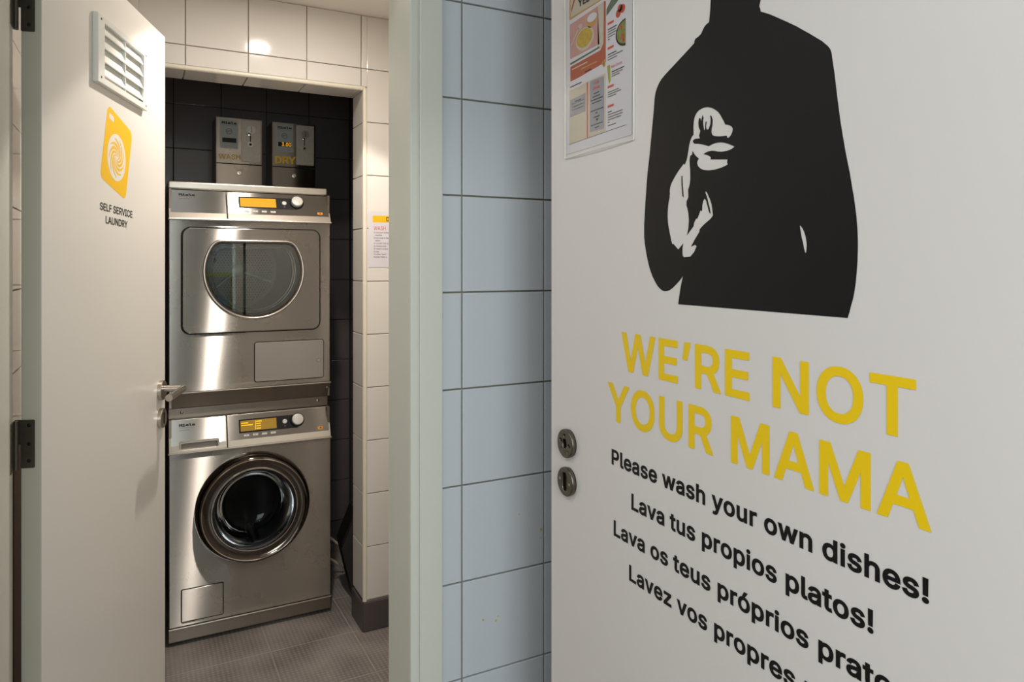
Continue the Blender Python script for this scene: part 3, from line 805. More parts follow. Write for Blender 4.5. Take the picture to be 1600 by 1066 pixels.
# right hand column
pr('printed_ribbon', [(0.9183, 1.7621), (0.9183, 1.7729), (0.8910, 1.7960), (0.8690, 1.7860)], M['green_print'])
for a, b, r in ((0.8872, 1.7565, 0.0062), (0.8825, 1.7633, 0.0060), (0.8765, 1.7610, 0.0066)):
    plate('printed_tomato', [[(-a + p, b + q) for p, q in circ(0, 0, r, 20)]], 0.0007, 0.0009, M['tomato_print'], mn, SF)
hs = [(-0.8690 - 0.0250 * math.cos(math.radians(t)), 1.7235 + 0.0205 * math.sin(math.radians(t))) for t in range(-90, 91, 10)]
plate('printed_salad', [hs], 0.0005, 0.0007, M['case'], mn, SF)
hs = [(-0.8690 - 0.0220 * math.cos(math.radians(t)), 1.7240 + 0.0175 * math.sin(math.radians(t))) for t in range(-90, 91, 10)]
plate('printed_salad', [hs], 0.0007, 0.0009, M['salad_print'], mn, SF)
for a, b, r in ((0.8790, 1.7330, 0.003), (0.8760, 1.7190, 0.0035), (0.8740, 1.7120, 0.003)):
    plate('printed_tomato', [[(-a + p, b + q) for p, q in circ(0, 0, r, 14)]], 0.0009, 0.0011, M['tomato_print'], mn, SF)
pr('printed_leaf', [(0.9160, 1.6828), (0.9087, 1.6835), (0.9070, 1.6583), (0.9110, 1.6540), (0.9140, 1.6640)], M['lime_print'], 2)
def bar(v0, v1, z, h, m, slope=0.03):
    pr('printed_line', [(v0, z), (v1, z + (v0 - v1) * slope), (v1, z + (v0 - v1) * slope + h), (v0, z + h)], m, 2)
for z in (1.7465, 1.7080, 1.6475, 1.6170): bar(0.9150, 0.8990, z, 0.0035, M['ink_red'])
for z, e, m in ((1.7385, 0.891, 'ink'), (1.7345, 0.893, 'ink_soft'), (1.7305, 0.892, 'ink_soft'), (1.7265, 0.896, 'ink_soft'), (1.7225, 0.909, 'ink_soft'),
                (1.6990, 0.892, 'ink'), (1.6950, 0.876, 'ink_soft'), (1.6910, 0.890, 'ink_soft'), (1.6400, 0.886, 'ink_soft'), (1.6365, 0.880, 'ink_soft'), (1.6330, 0.893, 'ink_soft'),
                (1.6090, 0.904, 'ink'), (1.6050, 0.876, 'ink_soft'), (1.6010, 0.876, 'ink_soft'), (1.5970, 0.880, 'ink_soft'), (1.5930, 0.910, 'ink_soft'), (1.5880, 0.893, 'ink_soft')):
    bar(0.9145, e, z, 0.0016, M[m])
text('printed_title', 'Main Course', -0.9055, -0.8775, 1.6770, 0.0042, M['ink_red'], mn, SF, 0.0009, 0.0, 0.03)
for z, e, m in ((1.6700, 0.872, 'ink'), (1.6665, 0.876, 'ink_soft'), (1.6632, 0.884, 'ink_soft')): bar(0.9045, e, z, 0.0016, M[m])
# lower cards
pr('printed_card', [(1.0262, 1.6680), (0.9205, 1.6735), (0.9205, 1.5812), (1.0262, 1.5770)], M['cream_print'])
pr('printed_card', [(1.0235, 1.6515), (0.9769, 1.6540), (0.9769, 1.6240), (1.0235, 1.6222)], M['slate_print'], 2)
for z in (1.6430, 1.6370, 1.6320): bar(1.0180, 0.982, z, 0.0013, M['ink_soft'])
bar(1.0085, 0.9900, 1.6455, 0.0015, M['ink'])
pr('printed_stripe', [(0.9732, 1.6705), (0.9702, 1.6706), (0.9702, 1.5795), (0.9732, 1.5791)], M['ink_red'], 2)
plate('printed_card', [[(-p[0], p[1]) for p in [(0.9640 - (x + 0.0), z) for x, z in rrect(0.0, 0.0395, 1.5868, 1.6700, 0.003)]]], 0.00068, 0.00086, M['slate_print'], mn, SF)
text('printed_title', 'PUB', -0.9520, -0.9385, 1.6612, 0.0046, M['ink_red'], mn, SF, 0.0010, 0.03, 0.03)
text('printed_title', 'CRAWL', -0.9560, -0.9345, 1.6530, 0.0046, M['ink_red'], mn, SF, 0.0010, 0.03, 0.03)
def bar2(v0, v1, z): pr('printed_line', [(v0, z), (v1, z + 0.0008), (v1, z + 0.0024), (v0, z + 0.0016)], M['ink'], 3)
for a, b, z in ((0.953, 0.938, 1.6462), (0.956, 0.935, 1.6412), (0.961, 0.928, 1.6362), (0.958, 0.932, 1.6315), (0.962, 0.927, 1.6190), (0.948, 0.943, 1.6142), (0.953, 0.937, 1.6080), (0.961, 0.928, 1.5960), (0.950, 0.938, 1.5910)):
    bar2(a, b, z)
pr('printed_heart', [(0.9475, 1.6052), (0.9455, 1.6062), (0.9436, 1.6053), (0.9418, 1.6062), (0.9398, 1.6052), (0.9436, 1.6018)], M['ink'], 3)
bar(1.0240, 0.9890, 1.6725, 0.0016, M['ink'])
pr('printed_line', [(1.0263, 1.5766), (0.8681, 1.5829), (0.8681, 1.5822), (1.0263, 1.5759)], M['ink'], 2)
# the sleeve stands a few millimetres off the door and bellies out a little at its foot
bm = bmesh.new()
N = 10
rows = []
for j in range(N + 1):
    t = j / N
    zz = [1.5535 + (1.845 - 1.5535) * t, 1.5575 + (1.852 - 1.5575) * t]
    row = []
    for i in range(N + 1):
        s = i / N
        v = 1.0390 + (0.8478 - 1.0390) * s
        z = zz[0] + (zz[1] - zz[0]) * s
        out = 0.0016 + 0.0032 * math.sin(PI * s) * (1 - t) ** 2
        row.append(bm.verts.new((-v, z, out)))
    rows.append(row)
for j in range(N):
    for i in range(N): bm.faces.new((rows[j][i], rows[j][i + 1], rows[j + 1][i + 1], rows[j + 1][i]))
link('plastic_sleeve', bm_me(bm, 'plastic_sleeve', True), M['sleeve'], mn, SF)
ed = [(-1.0390, 1.845, 0.0014), (-1.0390, 1.5560, 0.0014), (-1.0375, 1.5538, 0.0016)] + [(-(1.0390 + (0.8478 - 1.0390) * i / 10), 1.5535 + 0.004 * i / 10, 0.0016 + 0.0032 * math.sin(PI * i / 10)) for i in range(1, 10)] + [(-0.8490, 1.5572, 0.0015), (-0.8476, 1.5600, 0.0014), (-0.8478, 1.852, 0.0014)]
tube('sleeve_edge', ed, 0.0009, M['plastic_white'], mn, SF, 6)
# ------------------------------------------------------------------ stacked machines
FV = 2.843
MF = f_south(FV)
MU0, MU1 = 0.105, 0.688
def dloop(cx, cz, R, zt, rc, n=40):
    dx = math.sqrt(max((R - rc) ** 2 - (zt - rc - cz) ** 2, 0)); th = math.atan2(zt - rc - cz, dx)
    out = []
    for i in range(9):
        a = th + (PI / 2 - th) * i / 8; out.append((cx + dx + rc * math.cos(a), zt - rc + rc * math.sin(a)))
    for i in range(9):
        a = PI / 2 + (PI / 2 - th) * i / 8; out.append((cx - dx + rc * math.cos(a), zt - rc + rc * math.sin(a)))
    for i in range(1, n):
        a = PI - th + (PI + 2 * th) * i / n; out.append((cx + R * math.cos(a), cz + R * math.sin(a)))
    return out

def cabinet(t, z0, z1, prof):
    bm = bmesh.new()
    for b in ((MU0 + 0.002, MU0 + 0.010, 2.858, 3.49, z0, z1), (MU1 - 0.010, MU1 - 0.002, 2.858, 3.49, z0, z1), (MU0 + 0.01, MU1 - 0.01, 3.48, 3.49, z0, z1),
              (MU0 + 0.01, MU1 - 0.01, 2.90, 3.48, z1 - 0.012, z1), (MU0 + 0.01, MU1 - 0.01, 2.90, 3.48, z0, z0 + 0.012)):
        add_box(bm, *b)
    # wedge behind the sloping control panel
    a = [bm.verts.new((MU0 + 0.003, v, z)) for v, z in prof]; b = [bm.verts.new((MU1 - 0.003, v, z)) for v, z in prof]
    bm.faces.new(a); bm.faces.new(b[::-1]); k = len(prof)
    for i in range(k): bm.faces.new((a[i], b[i], b[(i + 1) % k], a[(i + 1) % k]))
    return link('cabinet', bm_me(bm, 'cabinet'), M['steel_dark'], t)

def miele(parent, fr, x0, x1, y, cap, z):
    """the wide slab maker's name and the small word under it"""
    text('maker_lettering', 'Miele', x0, x1, y, cap, M['ink'], parent, fr, z, 0.05, 0.0, True)
    text('maker_lettering', 'PROFESSIONAL', x0, x1, y - cap * 0.68, cap * 0.42, M['ink_soft'], parent, fr, z, 0.0)

def console(t, v0, z0, dv, dz, db, drawer, lit):
    CF = frame((0, v0, z0), X, (0, dv, dz))
    L = math.hypot(dv, dz)
    DIV = 0.3030
    left = [rrect(MU0, DIV - 0.0012, 0.0, L, 0.003)]
    if drawer: left.append(rrect(0.1460, 0.2685, 0.0095, 0.0315, 0.004))
    lc = plate('drawer_front' if drawer else 'console_left', left, -0.012, 0.0, M['trim_alu'], t, CF, 0.0016)
    rc = plate('console', [rrect(DIV + 0.0012, MU1 - 0.0005, 0.0, L, 0.003)], -0.012, 0.0, M['trim_alu'], t, CF, 0.0016)
    b0, b1 = 0.0245, L - 0.0025
    if drawer:
        poly = [(0.1125, b0), (0.1395, b0), (0.1395, 0.0355), (0.1410, 0.0385), (0.1440, 0.0400), (0.2700, 0.0400), (0.2730, 0.0385), (0.2745, 0.0355), (0.2745, b0), (0.3000, b0), (0.3000, b1), (0.1125, b1)]
    else:
        poly = rrect(0.1125, 0.3000, b0, b1)
    plate('brushed_plate', [poly], 0.0, 0.0011, M['steel_panel'], lc, CF)
    plate('brushed_plate', [rrect(0.3060, 0.6815, b0, b1)], 0.0, 0.0011, M['steel_panel'], rc, CF)
    miele(lc, CF, 0.1400, 0.1945, 0.0935 + db, 0.0100, 0.0015)
    plate('model_line', [rrect(0.1400, 0.176, 0.0790 + db, 0.0806 + db)], 0.0011, 0.0014, M['ink_soft'], lc, CF)
    if drawer:
        tube('grip_rim', [(0.1418, 0.012, 0.001), (0.1418, 0.0335, 0.001), (0.1430, 0.0365, 0.001), (0.1460, 0.0378, 0.001), (0.2685, 0.0378, 0.001), (0.2715, 0.0365, 0.001), (0.2727, 0.0335, 0.001), (0.2727, 0.012, 0.001)], 0.0022, M['trim_alu'], lc, CF, 10)
        plate('grip_recess', [rrect(0.1450, 0.2695, 0.0085, 0.0325)], -0.034, -0.030, M['gap'], lc, CF)
        plate('grip_lip', [rrect(0.1455, 0.2690, 0.0190, 0.0320)], -0.018, -0.014, M['grey_plastic'], lc, CF)
    # display
    dy = 0.0475 + db * 1.3
    disp = plate('display', [rrect(0.3455, 0.5620, dy, dy + 0.0515, 0.001)], 0.0011, 0.0019, M['black'], rc, CF)
    sc = plate('screen', [rrect(0.3512, 0.4825, dy + 0.0060, dy + 0.0460)], 0.0019, 0.0023, M['amber' if lit else 'amber_dim'], disp, CF)
    if not lit:
        plate('screen_text', [rrect(0.4045, 0.4060, dy + 0.0085, dy + 0.0440)], 0.0023, 0.0025, M['amber_text'], sc, CF)
        for a, b, y in ((0.354, 0.383, 0.0350), (0.354, 0.396, 0.0265), (0.4085, 0.433, 0.0375), (0.4085, 0.427, 0.0290), (0.4085, 0.429, 0.0200), (0.4085, 0.429, 0.0110)):
            for k in range(int((b - a) / 0.0042)):
                x = a + k * 0.0042
                plate('screen_text', [rrect(x, x + 0.0034, dy + y, dy + y + 0.0036)], 0.0023, 0.0025, M['amber_text'], sc, CF)
    sb = lathe('start_button', [(0, 0.0052), (0.0055, 0.0050), (0.0080, 0.0040), (0.0090, 0.0018)], M['button'], rc, CF, 28, (0.5140, dy + 0.0285, 0))
    lathe('button_ring', [(0.0090, 0.0018), (0.0095, 0.0030), (0.0102, 0.0018)], M['satin'], sb, CF, 28, (0.5140, dy + 0.0285, 0))
    plate('start_mark', [rrect(0.5110, 0.5165, dy + 0.010, dy + 0.0118)], 0.0019, 0.0022, M['badge_grey'], disp, CF)
    kc = (0.5610, dy + 0.0300, 0)
    kn = lathe('knob', [(0, 0.0210), (0.0185, 0.0205), (0.0210, 0.0190), (0.0215, 0.0160), (0.0215, 0.0040)], M['button'], rc, CF, 48, kc)
    lathe('knob_collar', [(0.0216, 0.0100), (0.0250, 0.0090), (0.0265, 0.0060), (0.0268, 0.0011)], M['black'], kn, CF, 48, kc)
    for k in range(4):
        x = 0.3710 + 0.0325 * k
        b = plate('option_button', [rrect(x - 0.0098, x + 0.0098, 0.0332, 0.0412, 0.0012)], 0.0011, 0.0036, M['button'], rc, CF, 0.0007)
        plate('button_mark', [rrect(x - 0.0012, x + 0.0012, 0.0356, 0.0400)], 0.0036, 0.0038, M['badge_grey'], b, CF)
    ol = plate('orange_label', [rrect(0.6375, 0.6580, 0.0325, 0.0425, 0.001)], 0.0011, 0.0014, M['orange'], rc, CF)
    plate('label_mark', [rrect(0.6455, 0.6525, 0.0352, 0.0395)], 0.0014, 0.0016, M['rust'], ol, CF)
    return CF

def gap_panel(t, name, x0, x1, z0, z1, r, m, zb, zt, g=0.0028, bevel=0.0015):
    plate('panel_gap', [rrect(x0 - g, x1 + g, z0 - g, z1 + g, r + g)], zb, zb + 0.0006, M['gap'], t, MF)
    return plate(name, [rrect(x0, x1, z0, z1, r)], zb + 0.0002, zt, m, t, MF, bevel)

# ---- tumble dryer (upper)
td = empty('tumble_dryer', (0.396, 3.17, 0.845))
tag(td, 'stainless tumble dryer with a flat-topped porthole, stacked as the upper machine', 'dryer')
cabinet(td, 0.850, 1.650, [(2.862, 1.540), (2.915, 1.640), (3.0, 1.640), (3.0, 1.540)])
CX, CZ = 0.4007, 1.3490
plate('front_panel', [rrect(MU0 + 0.001, MU1 - 0.001, 0.906, 1.538, 0.003), dloop(CX, CZ, 0.172, 1.455, 0.045)], -0.020, -0.010, M['steel'], td, MF, 0.002)
plate('door_gap', [rrect(0.1450, 0.6490, 1.1160, 1.5125, 0.033), dloop(CX, CZ, 0.172, 1.455, 0.045)], -0.0102, -0.0094, M['gap'], td, MF)
dd = plate('door', [rrect(0.1495, 0.6450, 1.1205, 1.5085, 0.030, 8), dloop(CX, CZ, 0.1765, 1.4605, 0.045)], -0.0085, 0.0, M['steel'], td, MF, 0.003)
rim = dloop(CX, CZ, 0.1785, 1.4620, 0.045)
tube('porthole_rim', [(a, b, 0.0005) for a, b in rim], 0.0050, M['satin'], dd, MF, 12, True)
inr = dloop(CX, CZ, 0.1730, 1.4565, 0.045)
tube('porthole_rim', [(a, b, -0.0045) for a, b in inr], 0.0042, M['dark_chrome'], dd, MF, 10, True)
plate('porthole_glass', [dloop(CX, CZ, 0.1725, 1.4560, 0.045)], -0.0060, -0.0045, M['door_glass'], dd, MF)
def tunnel(name, loops, m, parent, mtx):
    bm = bmesh.new(); rs = []
    for lp, z in loops: rs.append([bm.verts.new((p[0], p[1], z)) for p in lp])
    for A, B in zip(rs, rs[1:]):
        k = len(A)
        for i in range(k): bm.faces.new((A[i], A[(i + 1) % k], B[(i + 1) % k], B[i]))
    return link(name, bm_me(bm, name, True), m, parent, mtx)
tunnel('door_lining', [(dloop(CX, CZ, 0.172, 1.455, 0.045), -0.0065), (dloop(CX, CZ, 0.165, 1.448, 0.045), -0.045), (dloop(CX, CZ, 0.148, 1.436, 0.04), -0.052)], M['rubber'], dd, MF)
tube('lining_ring', [(a, b, -0.052) for a, b in dloop(CX, CZ, 0.150, 1.437, 0.04)], 0.0030, M['satin'], dd, MF, 8, True)
tube('lining_ring', [(a, b, -0.046) for a, b in dloop(CX, CZ, 0.159, 1.444, 0.042)], 0.0024, M['satin'], dd, MF, 8, True)
dr = tunnel('drum', [(circ(CX, CZ, 0.196, 48), -0.070), (circ(CX, CZ, 0.200, 48), -0.13), (circ(CX, CZ, 0.165, 48), -0.52)], M['drum'], td, MF)
tunnel('drum_lip', [(dloop(CX, CZ, 0.146, 1.434, 0.04), -0.053), (dloop(CX, CZ, 0.148, 1.436, 0.04), -0.070)], M['rubber'], dr, MF)
holes = []
for i in range(-12, 13):
    for j in range(-12, 13):
        x, y = i * 0.0125 + (j % 2) * 0.00625, j * 0.0110
        if 0.035 < math.hypot(x, y) < 0.150: holes.append(circ(CX + x, CZ + y, 0.0030, 6))
plate('drum_back', [circ(CX, CZ, 0.166, 48)] + holes, -0.523, -0.520, M['drum_back'], dr, MF)
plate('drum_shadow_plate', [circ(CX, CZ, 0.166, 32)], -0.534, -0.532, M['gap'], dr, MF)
lathe('drum_hub', [(0, -0.500), (0.016, -0.502), (0.026, -0.510), (0.030, -0.520)], M['drum'], dr, MF, 28, (CX, CZ, 0))
for k in range(3):
    a = math.radians(100 + 120 * k)
    tube('drum_rib', [(CX + 0.03 * math.cos(a), CZ + 0.03 * math.sin(a), -0.515), (CX + 0.150 * math.cos(a), CZ + 0.150 * math.sin(a), -0.515)], 0.006, M['drum'], dr, MF, 8)
fp = gap_panel(td, 'filter_flap', 0.4010, 0.6600, 0.9265, 1.0755, 0.008, M['grey_plastic'], -0.0100, -0.0055)
lathe('finger_dimple', [(0, 0.0002), (0.006, 0.0003), (0.0085, 0.0013), (0.0100, 0.0002)], M['grey_plastic'], fp, MF @ Matrix.Translation((0, 0, -0.0055)), 28, (0.6385, 0.9985, 0))
console(td, 2.838, 1.543, 0.062, 0.108, 0.0035, False, True)
box('console_lip', MU0 - 0.002, MU1 + 0.002, 2.833, 2.870, 1.5355, 1.5435, M['trim_alu'], td, 0.003)
box('lid', MU0 - 0.001, MU1 - 0.002, 2.893, 3.50, 1.652, 1.682, M['trim_alu'], td, 0.006, 3)
# sloping lower valance of the dryer, facing downwards
VF = frame((0, 2.884, 0.845), X, (0, -0.040, 0.060))
va = plate('valance', [rrect(MU0 + 0.001, MU1 - 0.001, 0.0, 0.0715, 0.002)], -0.004, 0.0, M['steel_dark'], td, VF, 0.001)
lathe('screw', [(0, 0.002), (0.003, 0.0016), (0.0045, 0)], M['satin'], va, VF, 14, (0.676, 0.045, 0))
box('valance_bead', MU0, MU1, 2.838, 2.846, 0.9035, 0.9075, M['trim_alu'], td, 0.0015)

# ---- stacking frame between the two
sf = empty('stacking_frame', (0.396, 3.17, 0.807))
tag(sf, 'narrow steel stacking frame with two screws between dryer and washing machine', 'frame')
box('rail', MU0, MU1 - 0.003, 2.8835, 3.49, 0.8075, 0.8440, M['steel_dark'], sf, 0.0015)
SFm = f_south(2.8835)
for u in (0.1500, 0.6440):
    lathe('screw', [(0, 0.0030), (0.003, 0.0026), (0.0055, 0.0008), (0.0060, 0)], M['satin'], sf, SFm, 18, (u, 0.829, 0))

# ---- washing machine (lower)
wmch = empty('washing_machine', (0.396, 3.17, FZ))
tag(wmch, 'stainless washing machine with a round chrome-ringed door, lower machine on the floor', 'washing machine')
cabinet(wmch, 0.052, 0.806, [(2.858, 0.690), (2.898, 0.797), (3.0, 0.797), (3.0, 0.690)])
WX, WZ = 0.3960, 0.4580
plate('front_panel', [rrect(MU0 + 0.001, MU1 - 0.001, 0.058, 0.684, 0.003), circ(WX, WZ, 0.185, 64)], -0.012, 0.0, M['steel'], wmch, MF, 0.002)
DFr = MF
at = (WX, WZ, 0)
wd = lathe('door', [(0.2065, 0.0), (0.2065, 0.010), (0.2040, 0.026), (0.1975, 0.041), (0.1915, 0.0485), (0.1880, 0.0500)], M['dark_chrome'], wmch, MF, 96, at)
wd['label'] = 'round chrome porthole door'
lathe('door_rim', [(0.1885, 0.0500), (0.1870, 0.0512), (0.1850, 0.0500)], M['chrome'], wd, MF, 96, at)
lathe('door_face', [(0.1852, 0.0498), (0.1780, 0.0455), (0.1650, 0.0425), (0.1560, 0.0440)], M['dark_chrome'], wd, MF, 96, at)
lathe('door_rim', [(0.1562, 0.0440), (0.1540, 0.0462), (0.1505, 0.0462), (0.1480, 0.0430), (0.1475, 0.0350)], M['chrome'], wd, MF, 96, at)
lathe('glass_seat', [(0.1478, 0.0380), (0.1440, 0.0345), (0.1410, 0.0340)], M['rubber'], wd, MF, 96, at)
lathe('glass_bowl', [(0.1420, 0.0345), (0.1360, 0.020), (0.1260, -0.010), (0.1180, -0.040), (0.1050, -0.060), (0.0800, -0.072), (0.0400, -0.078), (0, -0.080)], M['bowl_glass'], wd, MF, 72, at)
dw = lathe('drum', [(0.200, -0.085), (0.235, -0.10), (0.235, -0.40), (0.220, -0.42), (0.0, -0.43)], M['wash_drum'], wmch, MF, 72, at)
lathe('gasket', [(0.186, -0.010), (0.170, -0.020), (0.160, -0.050), (0.172, -0.070), (0.202, -0.085)], M['rubber'], dw, MF, 72, at)
for k in range(3):
    a = math.radians(40 + 120 * k)
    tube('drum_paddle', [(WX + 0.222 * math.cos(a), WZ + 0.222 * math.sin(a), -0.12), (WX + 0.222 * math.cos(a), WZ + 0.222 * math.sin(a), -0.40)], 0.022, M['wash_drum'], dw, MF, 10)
gap_panel(wmch, 'pump_flap', 0.1475, 0.2870, 0.0745, 0.1900, 0.003, M['steel'], 0.0, 0.0030)
console(wmch, 2.838, 0.691, 0.045, 0.112, 0.0, True, False)
box('console_lip', MU0 - 0.003, MU1 + 0.002, 2.833, 2.866, 0.6840, 0.6915, M['trim_alu'], wmch, 0.003)
box('plinth', MU0 - 0.002, MU1, 2.838, 2.870, 0.0070, 0.0545, M['steel_dark'], wmch, 0.003)
box('plinth_bead', MU0 - 0.001, MU1, 2.8355, 2.842, 0.0525, 0.0570, M['trim_alu'], wmch, 0.0015)
for u, v in ((0.15, 2.93), (0.64, 2.93), (0.15, 3.42), (0.64, 3.42)):
    lathe('foot', [(0, FZ), (0.020, FZ), (0.020, 0.006), (0.008, 0.010), (0.008, 0.055)], M['rubber'], wmch, I4, 20, (u, v, 0))

# ------------------------------------------------------------------ coin boxes on top
BV = 3.37
BF = f_south(BV)
def coin_box(du, word, lab):
    t = empty('coin_box', (0.4084 + du, 3.455, 1.682))
    tag(t, lab, 'coin box', 'coin boxes on the dryer')
    u0, u1 = 0.3106 + du, 0.5062 + du
    box('housing', u0, u1, BV + 0.001, V3 - 0.001, 1.6822, 2.0262, M['steel_dark'], t, 0.0015)
    up = plate('upper_door', [rrect(u0 + 0.003, u1 - 0.003, 1.8240, 2.0235, 0.001)], -0.0006, 0.0016, M['steel_panel'], t, BF, 0.0005)
    lo = plate('lower_door', [rrect(u0 + 0.003, u1 - 0.003, 1.6850, 1.8195, 0.001)], -0.0006, 0.0016, M['steel_panel'], t, BF, 0.0005)
    plate('door_seam', [rrect(u0 + 0.002, u1 - 0.002, 1.8192, 1.8243)], -0.0006, 0.0004, M['gap'], t, BF)
    bp = plate('badge_plate', [rrect(0.3280 + du, 0.4026 + du, 1.8890, 2.0145, 0.001)], 0.0016, 0.0024, M['badge_grey'], up, BF)
    miele(bp, BF, 0.3345 + du, 0.3970 + du, 1.9960, 0.0110, 0.0028)
    plate('crest', [circ(0.3655 + du, 1.9640, 0.0125, 28), circ(0.3655 + du, 1.9640, 0.0108, 28)], 0.0024, 0.0027, M['ink'], bp, BF)
    text('crest', 'e', 0.3575 + du, 0.3645 + du, 1.9590, 0.0110, M['ink'], bp, BF, 0.0027, 0.0, 0.2)
    text('crest', 'v', 0.3660 + du, 0.3735 + du, 1.9610, 0.0110, M['ink'], bp, BF, 0.0027, 0.0, 0.2)
    lc = plate('display', [rrect(0.3375 + du, 0.3958 + du, 1.9150, 1.9350)], 0.0024, 0.0028, M['black'], bp, BF)
    cp = plate('coin_plate', [rrect(0.4174 + du, 0.4982 + du, 1.8355, 2.0190, 0.001)], 0.0016, 0.0021, M['coin_plate'], up, BF)
    plate('coin_plate_edge', [rrect(0.4168 + du, 0.4988 + du, 1.8349, 2.0196, 0.001)], 0.0016, 0.0018, M['rust'], up, BF)
    plate('coin_dish', [circ(0.4585 + du, 1.9790, 0.0185, 28)], 0.0021, 0.0024, M['satin'], cp, BF)
    plate('coin_slot', [[(0.4572 + du, 1.9935), (0.4588 + du, 1.9935), (0.4612 + du, 1.9650), (0.4596 + du, 1.9650)]], 0.0024, 0.0028, M['gap'], cp, BF)
    plate('return_slot', [rrect(0.4528 + du, 0.4568 + du, 1.9220, 1.9540)], 0.0021, 0.0025, M['gap'], cp, BF)
    lathe('return_lever', [(0, 0.0160), (0.0050, 0.0150), (0.0068, 0.0110), (0.0050, 0.0060), (0.0045, 0.0021)], M['chrome'], cp, BF, 20, (0.4495 + du, 1.9555, 0))
    lathe('return_cup', [(0.0115, 0.0021), (0.0115, 0.0050), (0.0092, 0.0050), (0.0085, 0.0022)], M['satin'], cp, BF, 24, (0.4552 + du, 1.9130, 0))
    plate('return_hole', [circ(0.4552 + du, 1.9130, 0.0050, 16)], 0.0021, 0.0026, M['gap'], cp, BF)
    lk = lathe('lock', [(0, 0.0040), (0.0060, 0.0040), (0.0062, 0.0052), (0.0095, 0.0048), (0.0112, 0.0016)], M['satin'], lo, BF, 28, (0.4085 + du, 1.7840, 0))
    plate('key_slot', [rrect(0.4075 + du, 0.4095 + du, 1.7790, 1.7840)], 0.0040, 0.0046, M['gap'], lk, BF)
    if word == 'WASH':
        text('lettering', word, 0.3225, 0.4130, 1.8395, 0.0225, M['mustard'], up, BF, 0.0021, 0.016, 0.02)
    else:
        text('lettering', word, 0.5610, 0.6545, 1.8360, 0.0335, M['yellow'], up, BF, 0.0019, 0.03, 0.02)
        text('display_digits', '3.00', 0.5905, 0.6320, 1.9172, 0.0160, M['led'], lc, BF, 0.0032, 0.0, 0.0)
    return t
coin_box(0.0, 'WASH', 'steel coin box marked WASH with a blank display, standing left on the dryer')
coin_box(0.2376, 'DRY', 'steel coin box marked DRY with lit amber digits, standing right on the dryer')

# ------------------------------------------------------------------ instruction sheet beside the alcove
it = empty('instruction_sheet', (0.86, V2 - 0.001, 1.3633))
tag(it, 'white laundry instruction sheet with a yellow tag on the white tiles beside the alcove', 'sign')
IF = f_south(V2 - 0.0012)
plate('paper', [rrect(0.7746, 0.9250, 1.3633, 1.5756)], 0.0, 0.0005, M['paper'], it, IF)
yt = plate('yellow_tag', [rrect(0.7905, 0.9050, 1.5335, 1.5590, 0.004)], 0.0005, 0.0008, M['yellow'], it, IF)
text('lettering', 'D', 0.8440, 0.8560, 1.5385, 0.0160, M['ink'], yt, IF, 0.0010, 0.02)
text('lettering', 'WASH', 0.7949, 0.8412, 1.5040, 0.0150, M['ink_red'], it, IF, 0.0008, 0.0)
for k, s in enumerate(('1) put your clothes in the', '    machine', '2) put soap in the', '    option', '3) CLOSE THE DOOR', '4) choose your', '5) select number', '6) pay', '7) press "start"', '8)when finish p')):
    z = 1.4925 - 0.01033 * k
    text('lettering', s.strip(), 0.7949 + (0.005 if s.startswith(' ') else 0), None, z, 0.0056, M['ink'], it, IF, 0.0008, 0.0)

# ------------------------------------------------------------------ things behind the pillar and behind the door
cs = bmesh.new()
pv = [(0.7930, 2.86, 0.372), (0.752, 2.93, 0.205), (0.792, 2.86, FZ), (0.860, 2.86, FZ), (0.870, 2.86, 0.36)]
a = [cs.verts.new(p) for p in pv]; b = [cs.verts.new((p[0] + 0.01, p[1] + 0.13, p[2])) for p in pv]
cs.faces.new(a); cs.faces.new(b[::-1])
for i in range(5): cs.faces.new((a[i], b[i], b[(i + 1) % 5], a[(i + 1) % 5]))
bmesh.ops.bevel(cs, geom=cs.edges[:], offset=0.006, segments=2, affect='EDGES')
tag(link('storage_case', bm_me(cs, 'storage_case', True), M['case']), 'black angular case standing on the floor just behind the tiled pillar', 'case')
def cable(pts, lab):
    P = [Vector(p) for p in pts]; out = []
    for i in range(len(P) - 1):
        p0 = P[max(i - 1, 0)]; p1 = P[i]; p2 = P[i + 1]; p3 = P[min(i + 2, len(P) - 1)]
        for k in range(6):
            t = k / 6
            out.append(0.5 * ((2 * p1) + (p2 - p0) * t + (2 * p0 - 5 * p1 + 4 * p2 - p3) * t * t + (3 * p1 - p0 - 3 * p2 + p3) * t ** 3))
    out.append(P[-1])
    o = tube('cable', out, 0.005, M['cable'], None, None, 8)
    tag(o, lab, 'cable', 'cables behind the pillar')
cable([(0.694, 3.15, 0.240), (0.720, 3.13, 0.205), (0.756, 3.12, 0.176), (0.806, 3.12, 0.124), (0.850, 3.18, 0.060), (0.880, 3.24, -0.002)], 'upper beige cable hanging between the washing machine and the black case')
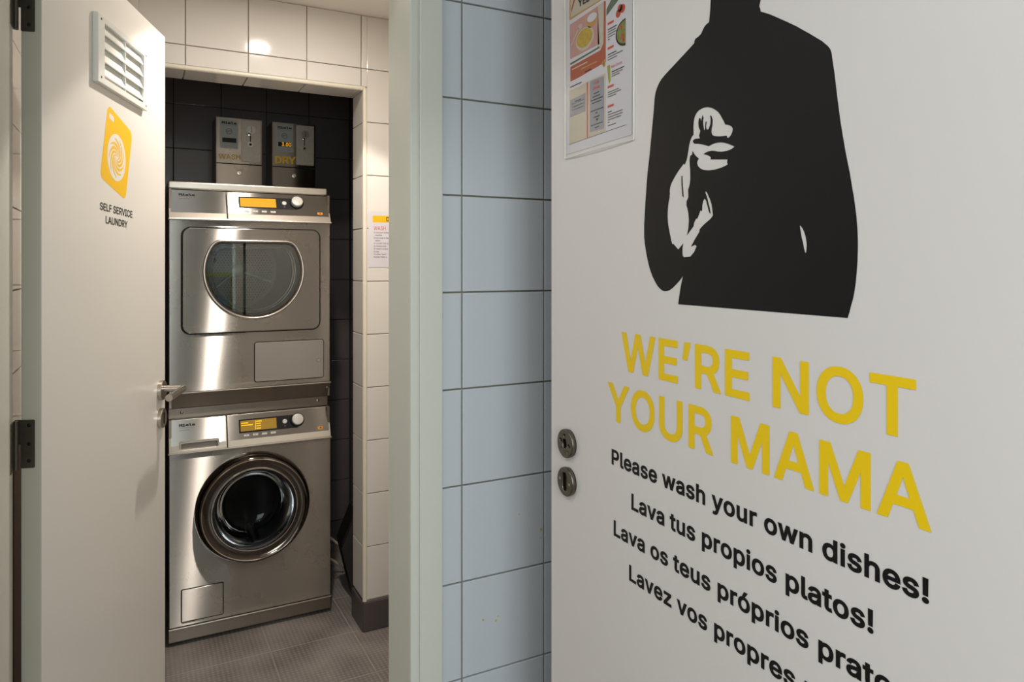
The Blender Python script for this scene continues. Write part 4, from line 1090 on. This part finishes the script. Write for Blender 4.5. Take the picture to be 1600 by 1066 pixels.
cable([(0.694, 3.10, 0.150), (0.725, 3.09, 0.115), (0.760, 3.09, 0.088), (0.800, 3.10, 0.045), (0.829, 3.11, 0.008), (0.870, 3.13, -0.002), (0.910, 3.16, -0.002)], 'lower beige cable reaching the floor behind the black case')
tag(box('shade_slab', UL + 0.002, UL + 0.022, 1.90, 2.16, FZ, 0.955, M['shade_slab'], None, 0.008, 3), 'added brown slab standing in for shade on the wall behind the open laundry door', 'shade_slab')  # added slab, its brown stands in for shade low on the wall

# ceiling lamp
lp = empty('ceiling_light', (LAMP[0], LAMP[1], ZC))
tag(lp, 'small round recessed ceiling lamp over the laundry floor', 'light')
DFd = frame((LAMP[0], LAMP[1], ZC), X, -Y)
lathe('ring', [(0.055, 0.0), (0.054, 0.004), (0.043, 0.004), (0.040, -0.004), (0.040, -0.02)], M['lamp_ring'], lp, DFd, 48)
lathe('lens', [(0, -0.006), (0.039, -0.006)], M['lens'], lp, DFd, 40)

# ------------------------------------------------------------------ kitchen behind the camera, seen only as reflections
sh = empty('shelf_rack', (0.55, -1.85, 0))
tag(sh, 'yellow framed shelf rack against the kitchen wall', 'shelf')
for u in (0.25, 0.85):
    for v in (-1.97, -1.70): box('post', u - 0.012, u + 0.012, v - 0.012, v + 0.012, 0, 1.30, M['kitchen_shelf'], sh)
for z in (0.4, 0.85, 1.27): box('shelf', 0.24, 0.86, -1.98, -1.69, z, z + 0.03, M['kitchen_shelf'], sh)
for i, (u, z, w, h, m, lab) in enumerate(((0.34, 0.881, 0.13, 0.2, 'kitchen_blue', 'blue grey box left on the middle shelf'), (0.52, 0.881, 0.14, 0.24, 'kitchen_teal', 'teal box in the middle of the middle shelf'), (0.72, 0.881, 0.15, 0.18, 'kitchen_blue', 'blue grey box right on the middle shelf'), (0.45, 1.301, 0.26, 0.12, 'kitchen_teal', 'wide teal box on top of the shelf rack'), (0.50, 0.431, 0.30, 0.22, 'kitchen_blue', 'wide blue box on the lowest shelf'))):
    tag(box('storage_box', u - w / 2, u + w / 2, -1.93, -1.73, z, z + h, M[m], None, 0.01), lab, 'box', 'boxes on the shelf rack')
